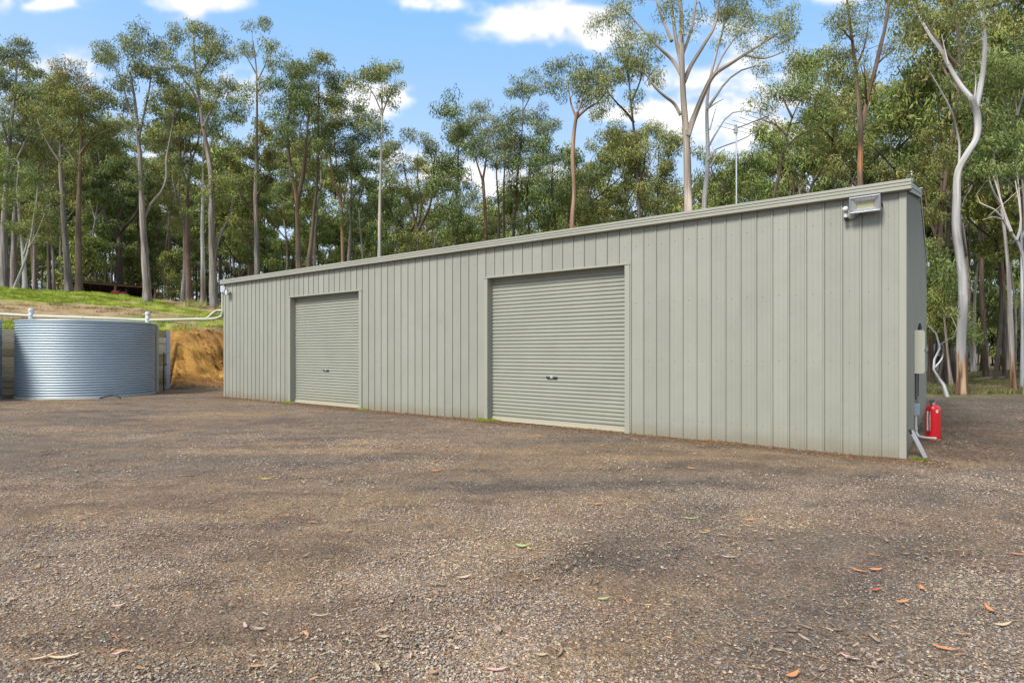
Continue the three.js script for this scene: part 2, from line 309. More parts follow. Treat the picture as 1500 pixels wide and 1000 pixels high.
function cladding(parent, name, spans, topOf, place, flip) {
  const wall = new THREE.Group(); wall.name = name; parent.add(wall);
  let seed = 1;
  for (const [s0, s1, y0] of spans) {
    const n = Math.round((s1 - s0) / 0.241), w = (s1 - s0) / n;
    for (let k = 0; k < n; k++) {
      const x0 = s0 + k * w, r = hash2(seed * 7, 13), g = sheet(flip ? sheetProfile(w).reverse().map(([x, z]) => [x, -z]) : sheetProfile(w), [...levels(y0, topOf(x0) - 0.3), (x) => topOf(x0 + x)], splash(seed));
      const tilt = (r - 0.5) * 0.006;                   // sheets are never quite flat
      const p = g.attributes.position; for (let i = 0; i < p.count; i++) p.setZ(i, p.getZ(i) + tilt * (p.getX(i) / w - 0.5)); g.computeVertexNormals();
      const uvs = g.attributes.uv; for (let i = 0; i < uvs.count; i++) uvs.setXY(i, uvs.getX(i) + x0 * 1.37, uvs.getY(i) + r * 9);
      const m = mesh('wall_panel', g, paint[(hash2(seed, 5) * 3) | 0], wall); place(m, x0); seed++;
    }
  }
  return wall;
}
const DL = [11.9, 15.07], DR = [4.28, 7.557];           // the two doors along the front
const front = cladding(shed, 'front_wall', [[0.075, DR[0] - 0.095, -0.04], [DR[0] - 0.095, DR[1] + 0.075, DOORH + 0.02], [DR[1] + 0.075, DL[0] - 0.095, -0.04], [DL[0] - 0.095, DL[1] + 0.075, DOORH + 0.02], [DL[1] + 0.075, SL - 0.06, -0.04]], () => EAVE, (m, x0) => m.position.set(x0, 0, 0));
{ // girt screws in rows
  const gs = []; for (const h of [0.32, 1.35, 2.38, 3.42]) for (let x = 0.2; x < SL; x += 0.241) { if (h < DOORH && ((x > DR[0] - .15 && x < DR[1] + .15) || (x > DL[0] - .15 && x < DL[1] + .15))) continue; const g = screwGeo.clone(); g.translate(x, h + (hash2(x * 91, h * 7) - .5) * 0.02, -0.001); gs.push(g); }
  tag(mesh('screw_row', merge(gs), std({ color: rgb(0.235, 0.24, 0.21), roughness: 0.6 }), front), null, null, null, 'stuff');
}
const roofY = (v) => EAVE + RISE * (1 - Math.abs(v - SW / 2) / (SW / 2));
const endWall = cladding(shed, 'end_wall', [[0.06, SW - 0.06, -0.04]], (v) => roofY(v), (m, x0) => { m.geometry.rotateY(-Math.PI / 2); m.position.set(0, 0, x0); }, true);
const plain = std({ color: rgb(...steelTone), roughness: 0.46, map: grime });
{
  const far = sheet([[0, 0], [SW, 0]], [-0.04, (x) => roofY(x)]); far.rotateY(-Math.PI / 2); far.translate(SL, 0, 0); mesh('far_wall', far, plain, shed);
  const back = sheet(Array.from({ length: 160 }, (_, i) => [i / 159 * SL, (i % 2) * 0.02 - 0.01]), [-0.04, EAVE]); back.translate(0, 0, SW); mesh('back_wall', back, plain, shed);
  for (const side of [0, 1]) {                          // two ribbed roof slopes
    const prof = []; for (let x = 0.012; x < SL - 0.1; x += 0.2) prof.push([x, 0], [x + 0.15, 0], [x + 0.162, -0.026], [x + 0.186, -0.026], [x + 0.198, 0]);
    const len = Math.hypot(SW / 2 + 0.08, RISE), g = sheet(prof, [0, len]);
    const p = g.attributes.position, run = SW / 2 + 0.08; for (let i = 0; i < p.count; i++) { const f = p.getY(i) / len, lift = -p.getZ(i); p.setY(i, EAVE + 0.07 + (RISE + 0.01) * f + lift); p.setZ(i, side ? SW + 0.08 - run * f : -0.08 + run * f); } g.computeVertexNormals();
    mesh('roof_sheeting', g, plain, shed);
  }
  const rc = new THREE.BoxGeometry(SL + 0.14, 0.02, 0.36).toNonIndexed(); rc.translate(SL / 2, EAVE + RISE + 0.115, SW / 2); mesh('ridge_cap', rc, trim, shed);
  // square gutter with two pressed lines, front and back
  const gp = [[0, 0.012], [0, -0.105], [0.008, -0.112], [0.048, -0.112], [0.052, -0.104], [0.057, -0.104], [0.061, -0.114], [0.094, -0.114], [0.098, -0.106], [0.103, -0.106], [0.107, -0.117], [0.142, -0.117], [0.146, -0.110], [0.143, -0.100], [0.02, -0.098], [0.012, 0.0]];
  for (const back of [0, 1]) {
    const pos = []; const P = gp.map(([y, z]) => [EAVE - 0.035 + y, back ? SW - z : z]);
    const xs = [-0.075, 2.9, 8.9, 14.9, SL + 0.075];
    for (let k = 0; k < xs.length - 1; k++) for (let i = 0; i < P.length - 1; i++) { const [a, b] = P[i], [c, d] = P[i + 1], x0 = xs[k], x1 = xs[k + 1]; pos.push(x0, a, b, x1, a, b, x0, c, d, x0, c, d, x1, a, b, x1, c, d); }
    const shape = new THREE.Shape(P.slice(0, 14).map(([y, z]) => new THREE.Vector2(z, y)));
    const g = new THREE.BufferGeometry(); g.setAttribute('position', new THREE.Float32BufferAttribute(pos, 3)); g.computeVertexNormals();
    g.setAttribute('uv', new THREE.Float32BufferAttribute(new Float32Array(pos.length / 3 * 2).map((_, i) => pos[(i >> 1) * 3 + (i & 1)]), 2));
    const ends = [-0.0755, SL + 0.0755].map((x) => { const e = new THREE.ShapeGeometry(shape).toNonIndexed(); e.rotateY(Math.PI / 2); e.scale(1, 1, -1); e.translate(x, 0, 0); return e; });
    ends.forEach((e) => e.computeVertexNormals());
    const gut = mesh('gutter', g, trim, shed); if (!back) mesh('end_cap', ends[0], trim, gut); mesh('end_cap', ends[1], trim, gut);
  }
  // barge capping that follows the gable
  for (const x of [-0.03, SL + 0.03]) for (const side of [0, 1]) {
    const pr = [[-0.115, 0], [-0.115, 0.02], [-0.06, 0.02], [-0.056, 0.012], [-0.05, 0.012], [-0.046, 0.026], [0.028, 0.026], [0.034, 0.018], [0.034, -0.12]];
    const pos = [], z0 = side ? SW + 0.1 : -0.1, sg = (x < 0 ? -1 : 1) * (side ? 0.2 : 1);
    for (let i = 0; i < pr.length - 1; i++) { const q = (p, z) => [x + sg * p[1], roofY(SW / 2 - Math.abs(z - SW / 2)) + 0.075 + p[0] + 0.0, z]; const A = q(pr[i], z0), B = q(pr[i], SW / 2), Cc = q(pr[i + 1], z0), D = q(pr[i + 1], SW / 2); pos.push(...A, ...B, ...Cc, ...Cc, ...B, ...D); }
    const g = new THREE.BufferGeometry(); g.setAttribute('position', new THREE.Float32BufferAttribute(pos, 3)); g.setAttribute('uv', new THREE.Float32BufferAttribute(new Float32Array(pos.length / 3 * 2).map((_, i) => pos[(i >> 1) * 3 + 1 + (i & 1)]), 2)); g.computeVertexNormals(); mesh('barge_cap', g, trim, shed);
  }
  // corner flashings
  const cf = (L) => merge([box(0.078, EAVE - 0.005, 0.012, L ? SL - 0.033 : 0.033, EAVE / 2 - 0.02, -0.009), box(0.012, EAVE - 0.005, 0.072, L ? SL + 0.008 : -0.008, EAVE / 2 - 0.02, 0.022)]);
  mesh('corner_flashing', cf(0), trim, shed); mesh('corner_flashing', cf(1), trim, shed);
}
// roller doors: ribbed curtain set back in a framed opening
function rollerDoor([a, b]) {
  const w = b - a, rec = 0.17, prof = [];
  const P = 0.0772; let y = 0.10;
  while (y < DOORH + 0.06) { prof.push([y, 0.0], [y + 0.010, 0.0], [y + 0.018, -0.013], [y + 0.030, -0.0165], [y + 0.052, -0.0165], [y + 0.064, -0.013], [y + 0.0715, 0.0]); y += P; }
  const pos = [], col = [], x0 = a + 0.01, x1 = b - 0.01, N = 24, tint = (x, h) => { const k = 0.97 + 0.06 * fbm(x * 2, h * 4, 3); const e = sstep(0.5, 0.05, h) * 0.25 * fbm(x * 3, h * 5, 3); return [k, k * (1 - e * 0.15), k * (1 - e * 0.4)]; };
  for (let i = 0; i < prof.length - 1; i++) for (let k = 0; k < N; k++) {
    const [h0, z0] = prof[i], [h1, z1] = prof[i + 1], xa = lerp(x0, x1, k / N), xb = lerp(x0, x1, (k + 1) / N), bow = (x, h) => rec + (fbm(x * 1.2 + a, h * 0.8, 2) - 0.5) * 0.014;
    for (const [x, h, z] of [[xa, h0, z0], [xb, h0, z0], [xa, h1, z1], [xa, h1, z1], [xb, h0, z0], [xb, h1, z1]]) { pos.push(x, h, z + bow(x, h)); col.push(...tint(x, h)); }
  }
  const g = new THREE.BufferGeometry(); g.setAttribute('position', new THREE.Float32BufferAttribute(pos, 3)); g.setAttribute('color', new THREE.Float32BufferAttribute(col, 3)); g.setAttribute('uv', new THREE.Float32BufferAttribute(new Float32Array(pos.length / 3 * 2).map((_, i) => pos[(i >> 1) * 3 + (i & 1)]), 2)); g.computeVertexNormals();
  const door = mesh('roller_door', g, std({ color: rgb(0.272, 0.284, 0.236), vertexColors: true, roughness: 0.5, map: grime }), shed);
  mesh('bottom_rail', merge([box(w - 0.03, 0.085, 0.045, (a + b) / 2, 0.052, rec - 0.005, 0.006), box(w - 0.03, 0.02, 0.075, (a + b) / 2, 0.012, rec - 0.025)]), std({ color: rgb(0.37, 0.35, 0.265), roughness: 0.6, map: grime }), door);
  const mid = (a + b) / 2, hx = a + w * 0.52, hh = 0.975;
  for (const k of [-1, 1]) mesh('door_handle', merge([box(0.10, 0.035, 0.03, hx + k * 0.08, hh, rec - 0.035, 0.008), box(0.022, 0.022, 0.05, hx + k * 0.11, hh - 0.004, rec - 0.022, 0.004)]), darkMetal, door);
  mesh('door_lock', merge([box(0.085, 0.055, 0.022, hx, hh, rec - 0.03, 0.008), box(0.02, 0.02, 0.02, hx, hh + 0.002, rec - 0.045, 0.005)]), galv, door);
  // jamb and head trim
  for (const [xj, sg] of [[a, -1], [b, 1]]) mesh('door_jamb', merge([box(sg < 0 ? 0.098 : 0.076, DOORH + 0.03, 0.014, xj + sg * (sg < 0 ? 0.046 : 0.035), DOORH / 2 - 0.01, -0.011), box(0.012, DOORH + 0.03, rec + 0.06, xj - sg * 0.004, DOORH / 2 - 0.01, rec / 2 + 0.022)]), trim, shed);
  mesh('door_head', merge([box(w + 0.19, 0.03, 0.032, mid - 0.01, DOORH + 0.022, -0.010), box(w - 0.03, 0.012, rec + 0.06, mid, DOORH + 0.012, rec / 2 + 0.034)]), trim, shed);
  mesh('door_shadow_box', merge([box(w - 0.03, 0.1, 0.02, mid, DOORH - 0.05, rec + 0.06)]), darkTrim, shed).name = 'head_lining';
}
rollerDoor(DR); rollerDoor(DL);

// ───────────────────────── lamps and fittings on the shed ─────────────────────────
{
  const o = thing('floodlight', 'large square flood lamp under the gutter at the near end of the shed', 'lamp', atShed(0.47, 3.60, -0.17).toArray(), TURN);
  const tilt = new THREE.Matrix4().makeRotationX(-0.16), W = 0.385, H = 0.235;
  const put = (n, g, m, p = o) => { g.applyMatrix4(tilt); return mesh(n, g, m, p); };
  const alu = std({ color: rgb(0.30, 0.33, 0.36), roughness: 0.4, metalness: 0.6 });
  put('housing', merge([box(W, 0.026, 0.05, 0, H / 2 - 0.013, -0.005, 0.008), box(W, 0.026, 0.05, 0, -H / 2 + 0.013, -0.005, 0.008), box(0.026, H - 0.05, 0.05, W / 2 - 0.013, 0, -0.005), box(0.026, H - 0.05, 0.05, -W / 2 + 0.013, 0, -0.005), box(W - 0.03, H - 0.03, 0.012, 0, 0, 0.05), ...[-4, -3, -2, -1, 0, 1, 2, 3, 4].map((k) => box(0.006, H * 0.7, 0.03, k * 0.035, 0, 0.068))]), alu);
  const refl = (sx, sy, ex, ey) => { const q = [[-sx, -sy, -0.02], [sx, -sy, -0.02], [sx, sy, -0.02], [-sx, sy, -0.02]], r = [[-ex, -ey, 0.042], [ex, -ey, 0.042], [ex, ey, 0.042], [-ex, ey, 0.042]], pos = []; for (let i = 0; i < 4; i++) { const j = (i + 1) % 4; pos.push(...q[i], ...q[j], ...r[i], ...r[i], ...q[j], ...r[j]); } const g = new THREE.BufferGeometry(); g.setAttribute('position', new THREE.Float32BufferAttribute(pos, 3)); g.setAttribute('uv', new THREE.Float32BufferAttribute(new Float32Array(48), 2)); g.computeVertexNormals(); return g; };
  put('reflector', refl(W / 2 - 0.025, H / 2 - 0.025, 0.1, 0.045), std({ color: rgb(0.5, 0.51, 0.51), roughness: 0.25, metalness: 0.5 }));
  put('led_panel', box(0.2, 0.09, 0.004, 0, 0, 0.041), std({ color: rgb(0.42, 0.42, 0.27), roughness: 0.5 }));
  put('lens_pane', box(W - 0.05, H - 0.05, 0.004, 0, 0, -0.022), new THREE.MeshPhysicalMaterial({ color: 0xffffff, transmission: 1, thickness: 0, roughness: 0.05, ior: 1.45 }));
  const br = merge([box(0.012, 0.03, 0.17, W / 2 + 0.008, 0, 0.08), box(0.012, 0.03, 0.17, -W / 2 - 0.008, 0, 0.08), box(W + 0.028, 0.04, 0.006, 0, 0, 0.166)]);
  mesh('bracket', br, darkMetal, o);
  mesh('sensor_head', (() => { const g = new THREE.SphereGeometry(0.042, 18, 12).toNonIndexed(); g.translate(0.245, -0.03, 0.03); return g; })(), whitePvc, o);
  mesh('sensor_stem', cyl(0.024, 0.028, 0.085, 0.245, -0.1, 0.06), whitePvc, o); mesh('sensor_base', merge([cyl(0.03, 0.03, 0.03, 0.245, -0.155, 0.07), box(0.05, 0.03, 0.09, 0.245, -0.155, 0.12, 0.006)]), darkMetal, o);
  mesh('power_cable', tube(curve([V(0.23, -0.165, 0.07), V(0.18, -0.185, 0.1), V(0.10, -0.15, 0.1), V(0.05, -0.11, 0.06), V(0.03, -0.09, 0.05)], 20), 0.006, 6), darkMetal, o);
}
{
  const o = thing('security_light', 'small round chrome lamp under the gutter at the far end of the shed', 'lamp', atShed(SL - 0.42, 3.46, -0.1).toArray(), TURN);
  const h = new THREE.SphereGeometry(0.115, 20, 10, 0, Math.PI * 2, 0, Math.PI * 0.55); h.rotateX(Math.PI / 2); h.translate(0, 0, -0.06);
  mesh('lamp_shell', h.toNonIndexed(), std({ color: rgb(0.7, 0.72, 0.74), roughness: 0.2, metalness: 0.9 }), o);
  const l = new THREE.CircleGeometry(0.095, 20); l.rotateY(Math.PI); l.translate(0, 0, -0.05); mesh('lamp_face', l.toNonIndexed(), whitePvc, o);
  mesh('arm', merge([box(0.04, 0.04, 0.1, 0.02, 0, 0.04, 0.008), box(0.12, 0.07, 0.02, 0.06, 0, 0.085, 0.006)]), whitePvc, o);
}
const endAt = (v, h, out) => atShed(-out, h, v);          // on the end wall
{
  const o = thing('meter_box', 'tall cream meter box on the shaded end wall of the shed', 'box', endAt(2.42, 1.12, 0).toArray(), TURN);
  const cream = std({ color: rgb(0.66, 0.66, 0.51), roughness: 0.5, map: grime });
  mesh('cabinet', box(0.13, 0.75, 0.42, -0.075, 0.375, 0.21, 0.008), cream, o); mesh('door', box(0.012, 0.70, 0.38, -0.146, 0.375, 0.21, 0.004), cream, o);
  mesh('latch', box(0.012, 0.05, 0.03, -0.155, 0.4, 0.05, 0.003), darkMetal, o); mesh('cable_gland', merge([cyl(0.028, 0.03, 0.07, -0.085, 0.785, 0.1, 14), cyl(0.018, 0.018, 0.06, -0.085, 0.84, 0.1, 12)]), darkMetal, o);
  mesh('conduit', merge([cyl(0.012, 0.012, 0.46, -0.03, -0.23, 0.06, 10), cyl(0.010, 0.010, 0.40, -0.06, -0.2, 0.16, 10)]), darkTrim, o);
}
{
  const o = thing('switch_box', 'small grey isolator box below the cream meter box', 'box', endAt(2.38, 0.40, 0).toArray(), TURN);
  mesh('cover', box(0.075, 0.20, 0.11, -0.05, 0.1, 0.055, 0.01), std({ color: rgb(0.30, 0.36, 0.43), roughness: 0.45 }), o); mesh('backplate', box(0.012, 0.22, 0.13, -0.012, 0.1, 0.055), greyPlastic, o);
  const p = thing('conduit_pipe', 'white plastic conduit bending from the grey isolator box out along the ground', 'pipe', endAt(2.38, 0, 0).toArray(), TURN);
  mesh('riser', tube(curve([V(-0.035, 0.40, 0.03), V(-0.035, 0.2, 0.03), V(-0.04, 0.11, 0.025), V(-0.07, 0.055, 0.0), V(-0.13, 0.04, -0.03), V(-0.32, 0.045, -0.12)], 40), 0.02, 10, { caps: 1 }), whitePvc, p);
  mesh('pipe_collar', merge([cyl(0.026, 0.026, 0.05, -0.036, 0.17, 0.03, 14)]), whitePvc, p);
}
{
  const o = thing('steel_offcut', 'grey steel channel offcut leaning on the shed corner beside the moss', 'offcut', atShed(0.0, 0, 0.25).toArray(), TURN);
  const g = merge([box(0.012, 0.40, 0.085, 0, 0.2, 0), box(0.04, 0.40, 0.006, -0.02, 0.2, 0.04), box(0.04, 0.40, 0.006, -0.02, 0.2, -0.04)]);
  g.rotateZ(-0.42); g.translate(-0.21, 0.0, 0); mesh('channel', g, galv, o); mesh('rubber_end', (() => { const e = box(0.03, 0.06, 0.09, 0, 0.39, 0); e.rotateZ(-0.42); e.translate(-0.21, 0.0, 0); return e; })(), darkMetal, o);
}
{
  const p = W3(1367.5, 515, 9.98), o = thing('fire_extinguisher', 'large red fire extinguisher standing on the gravel at the shed end', 'extinguisher', [p.x, groundAt(p.x, p.z) - 0.004, p.z], 0.35);
  const red = std({ color: rgb(0.56, 0.012, 0.018), roughness: 0.28 });
  const pr = [[0, 0.035], [0.106, 0.035], [0.109, 0.05], [0.109, 0.50], [0.104, 0.545], [0.088, 0.578], [0.06, 0.598], [0.03, 0.606], [0, 0.606]].map(([a, b]) => new THREE.Vector2(a, b));
  mesh('cylinder_body', new THREE.LatheGeometry(pr, 36).toNonIndexed(), red, o);
  mesh('base_ring', cyl(0.105, 0.112, 0.05, 0, 0.022, 0, 32), std({ color: rgb(0.42, 0.10, 0.03), roughness: 0.8, map: grime }), o);
  const lab = (r, h, y, a0, da) => { const g = new THREE.CylinderGeometry(r, r, h, 8, 1, true, a0, da).toNonIndexed(); g.translate(0, y, 0); return g; };
  mesh('label', lab(0.1105, 0.055, 0.50, -0.62, 0.34), whitePvc, o); mesh('instruction_band', lab(0.1105, 0.33, 0.33, -1.9, 0.55), std({ color: rgb(0.7, 0.66, 0.66), roughness: 0.4 }), o);
  mesh('valve', merge([cyl(0.024, 0.03, 0.045, 0, 0.622, 0, 16), cyl(0.018, 0.018, 0.03, 0.03, 0.64, 0, 10)]), std({ color: rgb(0.35, 0.33, 0.3), metalness: 0.7, roughness: 0.4 }), o);
  const hd = merge([box(0.12, 0.012, 0.022, 0.03, 0.668, 0, 0.004), box(0.11, 0.012, 0.022, 0.03, 0.645, 0, 0.004)]); hd.rotateY(1.1); mesh('lever', hd, darkMetal, o);
  mesh('hose', tube(curve([V(-0.03, 0.635, 0), V(-0.10, 0.60, 0.02), V(-0.128, 0.48, 0.02), V(-0.128, 0.2, 0.02), V(-0.125, 0.12, 0.02)], 24), 0.010, 8, { caps: 1 }), darkMetal, o);
}

// ───────────────────────── rainwater pipes, tanks, retaining wall ─────────────────────────
const zincTex = dataTex(512, (u, v) => { const a = fbm(u * 9, v * 5, 4, 0), s = fbm(u * 60, v * 3, 3), k = 0.84 + 0.18 * a; return [k, k, k]; }, true);
const zinc = std({ color: rgb(0.43, 0.505, 0.56), metalness: 0.66, roughness: 0.58, map: zincTex });
function makeTank(label, x, d) {
  const r = 1.965, H = 2.52, N = 30, pr = [new THREE.Vector2(r + 0.012, 0)];
  for (let k = 0; k < N; k++) for (let j = 0; j < 8; j++) pr.push(new THREE.Vector2(r + 0.0165 * Math.cos((j / 8) * Math.PI * 2 + Math.PI), 0.02 + (k + j / 8) * (H - 0.06) / N));
  pr.push(new THREE.Vector2(r, H - 0.03));
  const o = thing('water_tank', label, 'water tank', [x, -0.01, -d], 0.7, 'corrugated water tanks in front of the sleeper wall');
  mesh('tank_wall', new THREE.LatheGeometry(pr, 120), zinc, o);
  const rim = new THREE.TorusGeometry(r + 0.005, 0.02, 8, 100); rim.rotateX(Math.PI / 2); rim.translate(0, H - 0.02, 0); mesh('rim', rim, std({ color: rgb(0.45, 0.56, 0.66), metalness: 0.6, roughness: 0.4 }), o);
  const cone = new THREE.ConeGeometry(r, 0.1, 60, 1, true); cone.translate(0, H + 0.03, 0); mesh('lid', cone, zinc, o);
  mesh('base_band', cyl(r + 0.02, r + 0.024, 0.05, 0, 0.025, 0, 90), std({ color: rgb(0.50, 0.50, 0.40), roughness: 0.6, map: zincTex }), o);
  return o;
}
makeTank('corrugated galvanised water tank standing whole beside the orange clay bank', -14.68, 20.2);
makeTank('corrugated water tank of which only a sliver shows at the photo edge', -18.02, 17.6);
{
  const o = thing('rainwater_pipe', 'long cream rainwater pipe running from the shed gutter over the tanks', 'pipe');
  const a = W3(322, 464, 19.75), R = 0.050, col = (h, r, px, py, d) => { const q = W3(px, py, d); return q; };
  const P = [[326, 447, 19.62], [326, 459, 19.62], [321, 464.5, 19.7], [310, 467, 19.8], [280, 467.5, 20.0], [216, 468.6, 20.5], [150, 466, 20.25], [80, 463.6, 20.05], [45, 462.6, 20.0], [0, 460, 19.9], [-60, 456, 19.6]].map((p) => W3(...p));
  mesh('main_pipe', tube(curve(P, 90), R, 14), creamPvc, o);
  mesh('riser', tube([W3(326, 424, 19.62), W3(326, 447.5, 19.62)], R, 14), creamPvc, o);
  mesh('branch_pipe', tube(curve([W3(327, 455, 19.95), W3(318, 455, 19.95), W3(313, 457.5, 19.9), W3(303, 466.5, 19.82)], 20), R * 0.92, 12), creamPvc, o);
  for (const [x, y, d] of [[288, 467.5, 19.95], [120, 465, 20.15], [324, 463.4, 19.66]]) { const g = new THREE.SphereGeometry(R * 1.25, 14, 10); const q = W3(x, y, d); g.scale(1.25, 1, 1); g.translate(q.x, q.y, q.z); mesh('joint', g.toNonIndexed(), creamPvc, o); }
  const rh = box(0.17, 0.22, 0.16, 0, 0, 0, 0.015); const hp = W3(327.5, 423.5, 19.55); rh.translate(hp.x, hp.y, hp.z); mesh('rain_head', rh, std({ color: rgb(0.5, 0.55, 0.58), roughness: 0.4 }), o);
  for (const [x, d] of [[45, 20.0], [216, 20.5]]) {
    const q = W3(x, x < 100 ? 461.5 : 466.5, d), n = thing('tank_inlet', x < 100 ? 'white plastic inlet cap on the pipe over the tank end far from the shed' : 'white plastic inlet cap on the pipe over the tank end nearer the shed', 'pipe fitting', [q.x, q.y, q.z], 0.4, 'white inlet caps on the rainwater pipe');
    mesh('inlet_body', cyl(0.075, 0.075, 0.30, 0, 0.02, 0, 18), whitePvc, n); mesh('cap', merge([cyl(0.092, 0.092, 0.07, 0, 0.17, 0, 18), cyl(0.06, 0.08, 0.03, 0, 0.22, 0, 18)]), whitePvc, n); const cl = new THREE.TorusGeometry(0.075, 0.02, 8, 20); cl.rotateY(Math.PI / 2); cl.scale(2.2, 1, 1); mesh('pipe_clip', cl, whitePvc, n);
  }
  const v = thing('overflow_pipe', 'cream overflow pipe standing against the tank beside the steel post', 'pipe');
  const e = W3(229, 476, 21.4), f = W3(229.5, 573, 21.4);
  mesh('standing_pipe', tube(curve([W3(221, 475.5, 21.2), W3(226, 475.3, 21.35), W3(229, 478, 21.4), W3(229.2, 500, 21.4), W3(229.5, 575, 21.4)], 50), 0.058, 14, { caps: 1 }), creamPvc, v);
  mesh('pipe_socket', cyl(0.066, 0.066, 0.1, f.x, f.y + 0.55, f.z, 16), creamPvc, v);
  const hose = thing('poly_hose', 'black poly hose lying on the gravel against the tank base', 'hose');
  const hp2 = [[146, 586], [155, 583.5], [168, 584], [176, 583]].map(([x, y]) => { const q = W3(x, y, 18.6); return V(q.x, groundAt(q.x, q.z) + 0.03, q.z); });
  hp2[1].y += 0.05; hp2[2].y += 0.09; mesh('hose_run', tube(curve(hp2, 30), 0.026, 8, { caps: 1 }), darkMetal, hose);
}
const woodTex = dataTex(512, (u, v) => { const g = fbm(u * 3, v * 40, 4), k = fbm(u * 14, v * 70, 3), s = fbm(u * 5, v * 5, 3, 5); const q = 0.55 + 0.5 * g * k + 0.3 * (s - 0.3); return [q, q * 0.96, q * 0.86]; }, true);
{
  const wall = thing('retaining_wall', 'weathered timber sleeper retaining wall behind the water tanks', 'wall', [RA[0], 0, -RA[1]], Math.asin(0.6));
  const tones = [[0.50, 0.46, 0.36], [0.42, 0.385, 0.30], [0.55, 0.52, 0.42], [0.30, 0.24, 0.16]].map((c) => std({ color: rgb(...c), map: woodTex, roughness: 0.9, bumpMap: woodTex, bumpScale: 0.01 }));
  const bays = [[-3.5, -1.3], [-1.2, 1.8], [1.9, 4.85]];
  const gs = bays.map(([a, b]) => { const g = new RoundedBoxGeometry(b - a, 0.222, 0.075, 1, 0.012); return g; });
  bays.forEach(([a, b], i) => { for (let k = 0; k < 10; k++) { const m = mesh('sleeper', gs[i], tones[(hash2(i * 31 + k, 77) * 3.99) | 0], wall, [(a + b) / 2, 0.1 + k * 0.23, (hash2(i, k) - 0.5) * 0.02]); if (k === 9 && i === 2) m.material = tones[3]; } });
  const H = (x) => { const g = merge([box(0.012, 2.5, 0.10, 0, 1.2, 0), box(0.10, 2.5, 0.012, 0, 1.2, 0.056), box(0.10, 2.5, 0.012, 0, 1.2, -0.056)]); return mesh('steel_post', g, std({ color: rgb(0.36, 0.42, 0.50), metalness: 0.5, roughness: 0.45, map: zincTex }), wall, [x, -0.12, 0]); };
  H(-1.25); H(1.85); const last = H(4.92); last.scale.set(1.35, 1, 1.2);
  const pk = W3(239.5, 515, 22.3), o = thing('star_picket', 'thin rusty steel picket in front of the sleeper wall beside the overflow pipe', 'post', [pk.x, 0, pk.z]);
  mesh('picket', merge([box(0.035, 1.52, 0.008, 0, 0.72, 0), box(0.008, 1.52, 0.03, 0, 0.72, 0.015)]), std({ color: rgb(0.07, 0.05, 0.04), roughness: 0.8 }), o);
  mesh('hooked_pipe', tube(curve([V(0.01, 0.0, 0.04), V(0.0, 0.7, 0.04), V(0.02, 0.95, 0.04), V(0.08, 1.03, 0.04), V(0.14, 1.02, 0.04)], 24), 0.016, 8, { caps: 1 }), darkMetal, o);
  for (const h of [0.58, 1.42]) mesh('wire', tube([V(-0.25, h, -0.02), V(0.30, h + 0.01, -0.02)], 0.006, 6), darkMetal, o);
}
// television aerial on a thin mast behind the shed
{
  const b = W3(1079, 515, 21.0), top = EYE + (HY - 190) / F * 21.0, o = thing('aerial_mast', 'tall thin galvanised mast with aerial arms rising behind the shed roof', 'mast', [b.x, 0, b.z]);
  mesh('pole', merge([cyl(0.035, 0.04, 5.5, 0, 2.75, 0, 12), cyl(0.027, 0.027, top - 5.4, 0, 5.4 + (top - 5.4) / 2, 0, 12)]), galv, o);
  mesh('junction_box', merge([box(0.13, 0.18, 0.1, -0.03, top - 0.05, 0.03, 0.02), cyl(0.05, 0.05, 0.16, -0.03, top + 0.1, 0, 12)]), greyPlastic, o);
  const dk = std({ color: rgb(0.16, 0.17, 0.19), metalness: 0.6, roughness: 0.5 });
  mesh('boom', tube([V(-0.15, top - 0.02, 0.05), V(1.3, top + 0.62, -0.25)], 0.02, 8, { caps: 1 }), dk, o);
  for (let k = 0; k < 7; k++) { const f = k / 6, cx = lerp(-0.05, 1.25, f), cy = lerp(top, top + 0.6, f), L = lerp(0.75, 0.45, f); mesh('aerial_rod', tube([V(cx - L, cy + 0.03, 0.3), V(cx + L, cy - 0.05, -0.3)], 0.008, 6, { caps: 1 }), dk, o); }
}
